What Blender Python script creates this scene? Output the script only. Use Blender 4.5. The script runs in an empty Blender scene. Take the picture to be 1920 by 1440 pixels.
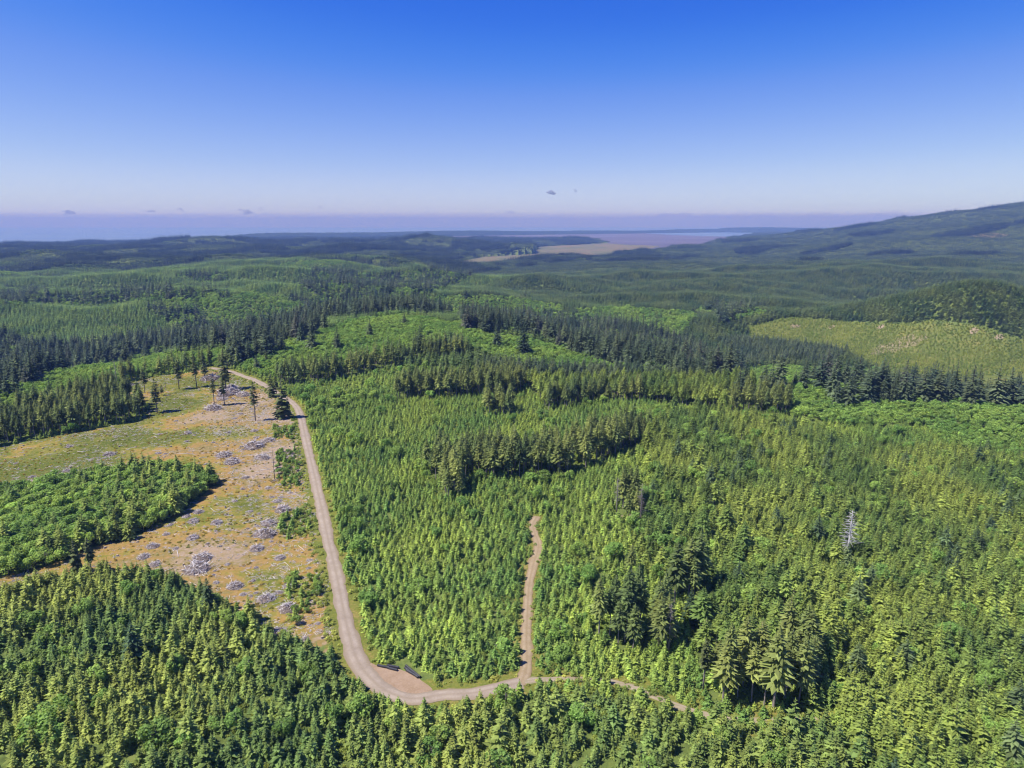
import bpy, math, random
import numpy as np
from mathutils import Vector

# ------------------------------------------------------------------ camera / light
IW, IH, F = 1920.0, 1440.0, 1280.0
CAM_Z = 120.0
HORIZON = 418.0
PITCH = math.atan((720.0 - HORIZON) / F)
SUN_EL, SUN_AZ = math.radians(57), math.radians(196)   # azimuth of the direction TOWARDS the sun, ccw from +X

sc = bpy.context.scene
C = sc.collection
cam_d = bpy.data.cameras.new('camera')
cam_d.sensor_fit = 'HORIZONTAL'
cam_d.sensor_width = 36.0
cam_d.lens = 36.0 * F / IW
cam_d.clip_start = 1.0
cam_d.clip_end = 200000.0
cam = bpy.data.objects.new('camera', cam_d)
C.objects.link(cam)
cam.location = (0, 0, CAM_Z)
cam.rotation_euler = (math.pi / 2 - PITCH, 0, 0)
sc.camera = cam

w = bpy.data.worlds.new('World')
sc.world = w
w.use_nodes = True
nt = w.node_tree
bg = nt.nodes['Background']
sky = nt.nodes.new('ShaderNodeTexSky')
sky.sky_type = 'NISHITA'
sky.sun_disc = False
sky.sun_elevation = SUN_EL
sky.sun_rotation = math.pi / 2 - SUN_AZ
sky.altitude = 200
sky.dust_density = 0.3
sky.air_density = 0.7
sky.ozone_density = 10.0
# the camera's own colour response to that sky (a deeper blue overhead)
UNIT = 0.143
v1 = nt.nodes.new('ShaderNodeVectorMath'); v1.operation = 'SCALE'; v1.inputs['Scale'].default_value = UNIT
cv = nt.nodes.new('ShaderNodeRGBCurve')
v2 = nt.nodes.new('ShaderNodeVectorMath'); v2.operation = 'SCALE'; v2.inputs['Scale'].default_value = 1 / UNIT
for ci_, pts in enumerate([[(0, 0), (.11, .03), (.13, .055), (.175, .17), (.275, .37), (.40, .56), (.55, .66), (1, .9)],
                           [(0, 0), (.24, .16), (.28, .22), (.36, .34), (.52, .54), (.67, .70), (1, .9)],
                           [(0, 0), (.45, .68), (.62, .84), (.75, .90), (.9, .95), (1, .97)]]):
    cc = cv.mapping.curves[ci_]
    while len(cc.points) < len(pts): cc.points.new(0.5, 0.5)
    for p_, (a_, b_) in zip(cc.points, pts): p_.location = (a_, b_)
cv.mapping.update()
nt.links.new(sky.outputs[0], v1.inputs[0])
nt.links.new(v1.outputs[0], cv.inputs['Color'])
nt.links.new(cv.outputs[0], v2.inputs[0])
nt.links.new(v2.outputs[0], bg.inputs['Color'])
bg.inputs['Strength'].default_value = 0.0506

sun_d = bpy.data.lights.new('sun', 'SUN')
sun_d.energy = 2.4
sun_d.angle = math.radians(0.53)
sun_d.color = (1.0, 0.96, 0.89)
sun = bpy.data.objects.new('sun', sun_d)
C.objects.link(sun)
sv = Vector((math.cos(SUN_EL) * math.cos(SUN_AZ), math.cos(SUN_EL) * math.sin(SUN_AZ), math.sin(SUN_EL)))
sun.rotation_euler = sv.to_track_quat('Z', 'Y').to_euler()
sun.location = (0, 0, 3000)

vs = sc.view_settings
vs.view_transform = 'Standard'
vs.look = 'None'
vs.exposure = 1.5
vs.gamma = 1.0
vs.use_curve_mapping = False
sc.cycles.use_denoising = True
sc.cycles.max_bounces = 6
sc.cycles.diffuse_bounces = 4
sc.cycles.transmission_bounces = 2
sc.cycles.volume_bounces = 2
sc.cycles.use_adaptive_sampling = True
sc.cycles.adaptive_threshold = 0.015
sc.cycles.pixel_filter_type = 'BLACKMAN_HARRIS'
sc.cycles.filter_width = 1.1

RNG = np.random.default_rng(7)
random.seed(7)

# ------------------------------------------------------------------ picture <-> place
CP, SP = math.cos(PITCH), math.sin(PITCH)

def project(x, y, z):
    dz = z - CAM_Z
    depth = y * CP - dz * SP
    up = y * SP + dz * CP
    depth = np.maximum(depth, 1e-3)
    return 960 + F * x / depth, 720 - F * up / depth

def ray(u, v):
    a, b = (u - 960) / F, (720 - v) / F
    return np.array([a, CP + b * SP, -SP + b * CP])

def on_plane(u, v, z):
    d = ray(u, v)
    t = (z - CAM_Z) / d[2]
    return d[0] * t, d[1] * t

def sm(a, b, x):
    t = np.clip((x - a) / (b - a), 0, 1)
    return t * t * (3 - 2 * t)

# waves standing for terrain noise
_wr = np.random.default_rng(21)
def make_noise(lam, n=9):
    ang = _wr.uniform(0, 2 * math.pi, n)
    k = 2 * math.pi / (lam * _wr.uniform(0.6, 1.7, n))
    ph = _wr.uniform(0, 2 * math.pi, n)
    kx, ky = k * np.cos(ang), k * np.sin(ang)
    def f(x, y):
        s = 0
        for i in range(n):
            s = s + np.sin(kx[i] * x + ky[i] * y + ph[i])
        return s / math.sqrt(n)
    return f
_nr = make_noise(260, 12)
N90, N45, N220, N600, N1300 = make_noise(90), make_noise(45), make_noise(220), make_noise(620), make_noise(1300)
Npatch, Npatch2, Ntint, Ntint2 = make_noise(420, 12), make_noise(150, 12), make_noise(60, 12), make_noise(22, 12)

def pip(x, y, poly):
    inside = np.zeros(np.shape(x), bool)
    n = len(poly)
    for i in range(n):
        x1, y1 = poly[i]
        x2, y2 = poly[(i + 1) % n]
        if y1 == y2:
            continue
        c = ((y1 > y) != (y2 > y)) & (x < (x2 - x1) * (y - y1) / (y2 - y1) + x1)
        inside ^= c
    return inside

SEA = -80.0
BAY_PX = [(815, 499), (905, 482), (1000, 476), (1010, 463), (1080, 459), (1142, 456), (1120, 450), (1010, 447.5), (900, 446),
          (760, 443), (640, 442), (430, 448), (270, 454), (0, 460), (-600, 466), (-600, 426), (2400, 426), (2400, 430), (1700, 431), (1430, 437), (1385, 447), (1340, 462),
          (1240, 470), (1130, 480), (1010, 485), (930, 493), (880, 499)]
BAY = [on_plane(u, v, SEA) for u, v in BAY_PX]

BUMPS = [  # cx, cy, sx, sy, amp
    (-165, 870, 140, 150, 58),      # green dome behind the road
    (20, 730, 130, 90, 18),
    (655, 985, 98, 88, 76), (850, 1020, 110, 110, 24), (420, 1120, 130, 80, 30), (390, 1330, 160, 90, 34),
    (560, 1500, 200, 120, 10), (900, 1430, 260, 170, -30), (1150, 1500, 250, 200, -20),
    (-820, 1230, 240, 120, 40), (-480, 1420, 220, 110, 34), (-650, 1850, 330, 140, 30), (-1250, 1950, 420, 150, 28),
    (-300, 1950, 200, 120, 26), (-900, 2700, 450, 200, 40), (-1900, 2900, 500, 220, 48), (-200, 2900, 420, 200, 34),
    (-1500, 3900, 520, 260, 52), (-2600, 4000, 600, 260, 42), (-450, 4000, 500, 240, 48), (-3600, 4600, 700, 300, 30),
    (-2150, 5000, 420, 250, 78),
    (-1000, 5400, 700, 300, 52), (60, 4700, 330, 200, 36), (-620, 5000, 300, 220, 60),
    (330, 1560, 300, 170, 16), (900, 2100, 500, 260, 22), (1500, 2400, 500, 300, 34),
    (3700, 5600, 1000, 1400, 95), (4700, 5200, 1250, 1500, 195), (6500, 4500, 1800, 2200, 222), (2800, 3900, 650, 700, 42),
    (1900, 3000, 500, 250, 14), (-1000, 2300, 420, 130, 30), (-500, 2450, 300, 110, 22),
]

def draws(x, y):
    return _nr(x * 0.55 + 0.2 * y, y) * sm(850, 1200, y) * sm(4200, 2600, y) * (1 - 0.5 * sm(0, 500, x))

def height(x, y):
    x = np.asarray(x, float); y = np.asarray(y, float)
    d = np.hypot(x * 0.9, y)
    # edge of the near plateau, nearer on the right-hand side
    edge = 560 - 0.22 * np.clip(x, -100, 500) + 10 * N220(x, y)
    z = -50 * sm(0, 300, d - edge)
    z = z - 22 * sm(1200, 4000, d)
    z = z - 9 * sm(60, 330, x) * sm(600, 300, d)           # right-hand slope falls away
    for cx, cy, sx, sy, a in BUMPS:
        z = z + a * np.exp(-0.5 * (((x - cx) / sx) ** 2 + ((y - cy) / sy) ** 2))
    far = sm(650, 1300, d)
    z = z + far * (4 * N220(x, y) + 9 * N600(x, y) + 11 * draws(x, y)) + sm(2000, 4000, d) * 7 * N1300(x, y)
    corr = np.exp(-((x / (0.13 * np.maximum(y, 1))) ** 2)) * sm(1800, 2500, y) * sm(4700, 4000, y)
    z = z * (1 - corr) + corr * -73.0
    z = z + 0.55 * N90(x, y) + 0.25 * N45(x, y)
    z = np.maximum(z, SEA + 2)
    bay = pip(x, y, BAY)
    z = np.where(bay, SEA - 6, z)
    return z

def hit(u, v):
    """the point of the ground seen at a pixel"""
    d = ray(u, v)
    t = np.concatenate([np.arange(120, 1500, 1.0), np.arange(1500, 9000, 6.0)])
    px, py, pz = d[0] * t, d[1] * t, CAM_Z + d[2] * t
    below = pz < height(px, py)
    i = int(np.argmax(below)) if below.any() else len(t) - 1
    return float(px[i]), float(py[i]), float(height(px[i:i + 1], py[i:i + 1])[0])

def H1(x, y):
    return float(height(np.array([x]), np.array([y]))[0])

# ------------------------------------------------------------------ object helpers
def tag(o, label=None, cat=None, group=None, kind=None):
    if label: o['label'] = label
    if cat: o['category'] = cat
    if group: o['group'] = group
    if kind: o['kind'] = kind
    return o

def mesh(name, verts, faces, mat=None, smooth=False):
    m = bpy.data.meshes.new(name)
    m.from_pydata([tuple(p) for p in verts], [], [tuple(f) for f in faces])
    if mat: m.materials.append(mat)
    if smooth:
        m.polygons.foreach_set('use_smooth', [True] * len(m.polygons))
    m.update()
    return m

def obj(name, me, parent=None, loc=(0, 0, 0), rz=0.0, s=None, link=True):
    o = bpy.data.objects.new(name, me)
    if link: C.objects.link(o)
    o.location = loc
    o.rotation_euler = (0, 0, rz)
    if s is not None: o.scale = s if hasattr(s, '__len__') else (s, s, s)
    if parent: o.parent = parent
    return o

def empty(name, loc, rz=0.0, s=None):
    o = obj(name, None, None, loc, rz, s)
    o.empty_display_size = 0.5
    return o

# ------------------------------------------------------------------ materials
class NT:
    def __init__(self, name):
        self.m = bpy.data.materials.new(name)
        self.m.use_nodes = True
        self.t = self.m.node_tree
        self.t.nodes.clear()
        self.out = self.t.nodes.new('ShaderNodeOutputMaterial')
    def n(self, kind, **kw):
        nd = self.t.nodes.new(kind)
        for k, v in kw.items():
            if k.startswith('i_'):
                nd.inputs[k[2:]].default_value = v
            else:
                setattr(nd, k, v)
        return nd
    def l(self, a, b):
        self.t.links.new(a, b)
    def noise(self, scale, detail=3.0, rough=0.55, vec=None, dist=0.0):
        nd = self.n('ShaderNodeTexNoise')
        nd.inputs['Scale'].default_value = scale
        nd.inputs['Detail'].default_value = detail
        nd.inputs['Roughness'].default_value = rough
        nd.inputs['Distortion'].default_value = dist
        if vec is not None: self.l(vec, nd.inputs['Vector'])
        return nd.outputs['Fac']
    def ramp(self, fac, stops):
        r = self.n('ShaderNodeValToRGB')
        el = r.color_ramp.elements
        while len(el) < len(stops): el.new(0.5)
        for e, (p, c) in zip(el, stops):
            e.position = p
            e.color = (c[0], c[1], c[2], 1) if hasattr(c, '__len__') else (c, c, c, 1)
        self.l(fac, r.inputs['Fac'])
        return r.outputs['Color']
    def mix(self, fac, a, b, mode='MIX'):
        m = self.n('ShaderNodeMix', data_type='RGBA', blend_type=mode)
        for sock, v in ((0, fac), (6, a), (7, b)):
            if hasattr(v, 'is_output'): self.l(v, m.inputs[sock])
            elif hasattr(v, '__len__'): m.inputs[sock].default_value = (*v[:3], 1)
            else: m.inputs[sock].default_value = v
        return m.outputs[2]
    def math(self, op, a, b=0.5):
        m = self.n('ShaderNodeMath', operation=op)
        for i, v in enumerate((a, b)):
            if hasattr(v, 'is_output'): self.l(v, m.inputs[i])
            else: m.inputs[i].default_value = v
        return m.outputs[0]
    def finish(self, col, rough=0.8, spec=0.2, bump=None, bd=0.2, bs=0.5):
        p = self.n('ShaderNodeBsdfPrincipled')
        if hasattr(col, 'is_output'): self.l(col, p.inputs['Base Color'])
        else: p.inputs['Base Color'].default_value = (*col[:3], 1)
        if hasattr(rough, 'is_output'): self.l(rough, p.inputs['Roughness'])
        else: p.inputs['Roughness'].default_value = rough
        p.inputs['Specular IOR Level'].default_value = spec
        if bump is not None:
            b = self.n('ShaderNodeBump')
            b.inputs['Distance'].default_value = bd
            b.inputs['Strength'].default_value = bs
            self.l(bump, b.inputs['Height'])
            self.l(b.outputs[0], p.inputs['Normal'])
        self.l(p.outputs[0], self.out.inputs['Surface'])
        return self.m

def foliage_mat(name, trans=0.22, var=0.5, rough=0.75):
    """leaf colour comes from the plant's own 'tint'; every spray differs a little"""
    k = NT(name)
    at = k.n('ShaderNodeAttribute', attribute_type='INSTANCER', attribute_name='tint')
    geo = k.n('ShaderNodeNewGeometry')
    v = k.n('ShaderNodeMapRange')
    v.inputs['To Min'].default_value = 1 - var
    v.inputs['To Max'].default_value = 1 + var
    k.l(geo.outputs['Random Per Island'], v.inputs['Value'])
    sc_ = k.n('ShaderNodeVectorMath', operation='SCALE')
    k.l(at.outputs['Color'], sc_.inputs[0])
    k.l(v.outputs[0], sc_.inputs['Scale'])
    d = k.n('ShaderNodeBsdfPrincipled')
    d.inputs['Roughness'].default_value = rough
    d.inputs['Specular IOR Level'].default_value = 0.12
    k.l(sc_.outputs[0], d.inputs['Base Color'])
    tr = k.n('ShaderNodeBsdfTranslucent')
    warm = k.mix(1.0, sc_.outputs[0], (1.25, 1.15, 0.5), 'MULTIPLY')
    k.l(warm, tr.inputs['Color'])
    mx = k.n('ShaderNodeMixShader')
    mx.inputs[0].default_value = trans
    k.l(d.outputs[0], mx.inputs[1]); k.l(tr.outputs[0], mx.inputs[2])
    k.l(mx.outputs[0], k.out.inputs['Surface'])
    return k.m

def bark_mat(name, a, b):
    k = NT(name)
    tc = k.n('ShaderNodeTexCoord')
    mp = k.n('ShaderNodeMapping')
    mp.inputs['Scale'].default_value = (3, 3, 0.5)
    k.l(tc.outputs['Object'], mp.inputs['Vector'])
    f = k.noise(1.2, 4, 0.6, mp.outputs[0])
    return k.finish(k.ramp(f, [(0.3, a), (0.7, b)]), 0.9, 0.1)

M_NEEDLE = foliage_mat('conifer_needles', 0.34, 0.36)
M_LEAF = foliage_mat('broadleaf_leaves', 0.38, 0.36)
M_BARK = bark_mat('grey_bark', (0.16, 0.13, 0.11), (0.42, 0.37, 0.33))
M_BARKD = bark_mat('brown_bark', (0.06, 0.045, 0.035), (0.16, 0.12, 0.09))
M_DEAD = bark_mat('bleached_wood', (0.42, 0.40, 0.38), (0.72, 0.69, 0.66))
M_SLASH = None

def slash_mat():
    k = NT('weathered_slash_wood')
    geo = k.n('ShaderNodeNewGeometry')
    c = k.ramp(geo.outputs['Random Per Island'], [(0.0, (0.12, 0.095, 0.085)), (0.12, (0.32, 0.28, 0.26)), (0.45, (0.56, 0.51, 0.48)), (0.9, (0.76, 0.71, 0.68)), (1.0, (0.30, 0.19, 0.12))])
    return k.finish(c, 0.9, 0.1)
M_SLASH = slash_mat()
k = NT('cut_wood')
M_CUT = k.finish(k.ramp(k.noise(3.0, 3), [(0.3, (0.30, 0.23, 0.15)), (0.7, (0.50, 0.40, 0.28))]), 0.85, 0.1)
k = NT('rotten_debris')
M_DEBRIS = k.finish(k.ramp(k.noise(1.4, 5, 0.7), [(0.3, (0.08, 0.058, 0.045)), (0.7, (0.26, 0.21, 0.175))]), 0.95, 0.05, k.noise(3, 5), 0.3, 0.8)
k = NT('black_plastic_pipe')
M_PIPE = k.finish(k.ramp(k.noise(2.0, 4), [(0.3, (0.018, 0.018, 0.022)), (0.75, (0.06, 0.06, 0.07))]), 0.42, 0.5)

# the ground: which cover grows there is stored per vertex, colour and grain come from nodes
k = NT('ground_cover')
tc = k.n('ShaderNodeTexCoord')
P = tc.outputs['Object']
att = k.n('ShaderNodeAttribute', attribute_name='cover')          # R clearcut, G grassy verge / low green, B bare soil
sep = k.n('ShaderNodeSeparateColor')
k.l(att.outputs['Color'], sep.inputs[0])
n1, n2, n3, n4 = k.noise(0.018, 4, 0.6, P, 1.0), k.noise(0.07, 5, 0.65, P, 0.6), k.noise(0.35, 5, 0.7, P), k.noise(1.3, 4, 0.7, P)
floor_c = k.ramp(k.math('ADD', k.math('MULTIPLY', n2, 0.5), k.math('MULTIPLY', n3, 0.5)), [(0.35, (0.064, 0.085, 0.026)), (0.5, (0.123, 0.163, 0.042)), (0.65, (0.208, 0.227, 0.064))])
big = k.noise(0.011, 2, 0.5, P, 0.5)
cut_mix = k.math('ADD', k.math('ADD', k.math('MULTIPLY', k.math('SUBTRACT', big, 0.5), 0.15), k.math('MULTIPLY', k.math('SUBTRACT', 0.45, k.n('ShaderNodeAttribute', attribute_name='growth').outputs['Fac']), 0.30)),
                 k.math('ADD', k.math('MULTIPLY', n1, 0.42), k.math('ADD', k.math('MULTIPLY', n2, 0.33), k.math('MULTIPLY', n3, 0.25))))
cut_c = k.ramp(cut_mix, [(0.38, (0.079, 0.113, 0.017)), (0.445, (0.141, 0.158, 0.025)), (0.485, (0.226, 0.198, 0.041)), (0.515, (0.305, 0.203, 0.051)), (0.545, (0.328, 0.198, 0.075)), (0.58, (0.209, 0.169, 0.051)), (0.63, (0.339, 0.249, 0.169))])
cut_c = k.mix(k.ramp(n4, [(0.42, 0.0), (0.62, 0.5)]), cut_c, k.ramp(k.noise(0.55, 4, 0.7, P), [(0.36, (0.092, 0.106, 0.023)), (0.47, (0.224, 0.192, 0.051)), (0.55, (0.345, 0.214, 0.071)), (0.66, (0.426, 0.365, 0.294))]))
verge_c = k.ramp(k.math('ADD', k.math('MULTIPLY', n2, 0.5), k.math('MULTIPLY', n4, 0.5)), [(0.35, (0.102, 0.131, 0.026)), (0.5, (0.163, 0.176, 0.035)), (0.62, (0.284, 0.214, 0.071))])
soil_c = k.ramp(n3, [(0.3, (0.243, 0.173, 0.102)), (0.7, (0.375, 0.294, 0.202))])
edge_n = k.math('MULTIPLY', k.math('SUBTRACT', n3, 0.5), 0.9)
def cov(ch):
    return k.ramp(k.math('ADD', ch, edge_n), [(0.38, 0.0), (0.62, 1.0)])
c = k.mix(cov(sep.outputs[1]), floor_c, verge_c)
c = k.mix(cov(sep.outputs[0]), c, cut_c)
c = k.mix(cov(sep.outputs[2]), c, soil_c)
M_GROUND = k.finish(c, 0.95, 0.05, k.math('ADD', n3, n4), 0.35, 0.6)

def gravel_mat(name, pale, dark, track=True, green=0.0):
    k = NT(name)
    tc = k.n('ShaderNodeTexCoord')
    uv = tc.outputs['UV']
    P = tc.outputs['Object']
    s = k.n('ShaderNodeSeparateXYZ'); k.l(uv, s.inputs[0])
    a, b = k.noise(0.25, 4, 0.6, P), k.noise(2.2, 4, 0.7, P)
    col = k.ramp(k.math('ADD', k.math('MULTIPLY', a, 0.6), k.math('MULTIPLY', b, 0.4)), [(0.35, dark), (0.62, pale)])
    if track:
        # worn wheel tracks are paler and finer, the crown and the shoulders keep loose brown gravel
        t = k.math('ABSOLUTE', k.math('SUBTRACT', s.outputs[0], 0.5), 0)
        lane = k.ramp(t, [(0.0, 0.55), (0.06, 0.35), (0.14, 0.0), (0.26, 0.0), (0.36, 0.5), (0.5, 1.0)])
        lane = k.math('MULTIPLY', lane, k.ramp(a, [(0.3, 0.4), (0.7, 1.0)]))
        rough_c = (dark[0] * 0.78, dark[1] * 0.74, dark[2] * 0.60)
        if green: rough_c = (0.20, 0.20, 0.06)
        col = k.mix(lane, col, rough_c)
    return k.finish(col, 0.95, 0.05, b, 0.06, 0.6)
M_ROAD = gravel_mat('road_gravel', (0.375, 0.308, 0.238), (0.268, 0.214, 0.158))
M_TURN = gravel_mat('turnout_gravel', (0.354, 0.254, 0.172), (0.260, 0.176, 0.104), False)
M_TRACK = gravel_mat('dirt_track', (0.384, 0.296, 0.192), (0.270, 0.202, 0.114), True)
M_GRASSROAD = gravel_mat('grassy_gravel', (0.384, 0.312, 0.240), (0.260, 0.208, 0.124), True, 1.0)

# ------------------------------------------------------------------ roads (pixel centre lines put on the ground)
ROAD_PX = [(396, 690), (418, 694), (440, 700), (475, 712), (503, 727), (528, 743), (548, 756), (562, 776), (575, 830), (589, 890), (604, 960), (619, 1030),
           (631, 1080), (643, 1140), (654, 1190), (668, 1236), (690, 1268), (725, 1297), (772, 1311), (830, 1308), (890, 1302), (940, 1293), (980, 1280)]
SIDE_PX = [(962, 1286), (1000, 1276), (1060, 1274), (1120, 1277), (1170, 1286), (1215, 1305), (1265, 1325), (1330, 1344), (1400, 1352), (1470, 1352), (1540, 1346)]
TRACK_PX = [(975, 1284), (986, 1262), (988, 1235), (987, 1200), (989, 1150), (992, 1100), (1000, 1060), (1010, 1025), (1002, 1000), (999, 985), (1008, 968)]

def catmull(P, per=10):
    P = np.array(P, float)
    Q = np.vstack([2 * P[0] - P[1], P, 2 * P[-1] - P[-2]])
    out = []
    for i in range(1, len(Q) - 2):
        a, b, c_, d = Q[i - 1], Q[i], Q[i + 1], Q[i + 2]
        for t in np.linspace(0, 1, per, endpoint=False):
            out.append(0.5 * (2 * b + (c_ - a) * t + (2 * a - 5 * b + 4 * c_ - d) * t * t + (3 * b - a - 3 * c_ + d) * t ** 3))
    out.append(P[-1])
    return np.array(out)

def resample(P, step):
    seg = np.hypot(*np.diff(P, axis=0).T)
    s = np.concatenate([[0], np.cumsum(seg)])
    t = np.arange(0, s[-1], step)
    return np.stack([np.interp(t, s, P[:, 0]), np.interp(t, s, P[:, 1])], 1)

def line(px):
    w_ = np.array([hit(u, v)[:2] for u, v in px])
    return resample(catmull(w_), 1.5)

ROAD, SIDE, TRACK = line(ROAD_PX), line(SIDE_PX), line(TRACK_PX)

def dist_to(line_, x, y, chunk=20000):
    out = np.empty(x.shape)
    L = line_[::2]
    for i in range(0, len(x), chunk):
        d2 = (x[i:i + chunk, None] - L[None, :, 0]) ** 2 + (y[i:i + chunk, None] - L[None, :, 1]) ** 2
        out[i:i + chunk] = np.sqrt(d2.min(1))
    return out

def strip(name, L, half, lift, mat, cols=7):
    T = np.gradient(L, axis=0)
    T /= np.linalg.norm(T, axis=1)[:, None]
    Nn = np.stack([-T[:, 1], T[:, 0]], 1)
    n = len(L)
    hw = half * (1 + 0.10 * np.sin(np.arange(n) * 0.13 + 1) * np.sin(np.arange(n) * 0.047))
    rag = {s_: np.convolve(RNG.standard_normal(n + 2), np.ones(3) / 3, 'valid') * 0.45 for s_ in (-1, 1)}
    V, UV = [], []
    for j in range(cols):
        a = j / (cols - 1) * 2 - 1
        off = a * hw + (a ** 5) * rag[1 if a > 0 else -1] * 0.8
        X = L[:, 0] + Nn[:, 0] * off
        Y = L[:, 1] + Nn[:, 1] * off
        Z = height(X, Y) + lift * (1 - 0.8 * abs(a) ** 3) + 0.03
        V.append(np.stack([X, Y, Z], 1))
    V = np.stack(V, 1).reshape(-1, 3)
    Fs = []
    for i in range(n - 1):
        for j in range(cols - 1):
            a = i * cols + j
            Fs.append((a, a + 1, a + cols + 1, a + cols))
    me = mesh(name, V, Fs, mat, True)
    uvl = me.uv_layers.new(name='UVMap')
    idx = np.empty(len(me.loops), np.int32)
    me.loops.foreach_get('vertex_index', idx)
    uv = np.stack([(idx % cols) / (cols - 1), (idx // cols) * 0.15], 1).astype(np.float32)
    uvl.data.foreach_set('uv', uv.ravel())
    if me.polygons[0].normal.z < 0:
        me.flip_normals()
    o = obj(name, me)
    return tag(o, kind='structure')

# turnout beside the bend
TURN_PX = [(684, 1240), (712, 1250), (750, 1258), (782, 1268), (802, 1288), (815, 1300), (798, 1310), (748, 1314), (712, 1300), (690, 1276), (676, 1256)]
TURN = np.array([hit(u, v)[:2] for u, v in TURN_PX])
_tc = TURN.mean(0)
TURN_CLEAR = _tc + (TURN - _tc) * (1 + 2.2 / np.linalg.norm(TURN - _tc, axis=1))[:, None]

# ------------------------------------------------------------------ what grows where (footprints in the photograph, put on the ground)
ZY, ZR, ZM, ZO, ZB, ZC, ZP, ZS, ZX, ZT, ZL, ZN = range(12)   # N: half-grown stand
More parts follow.
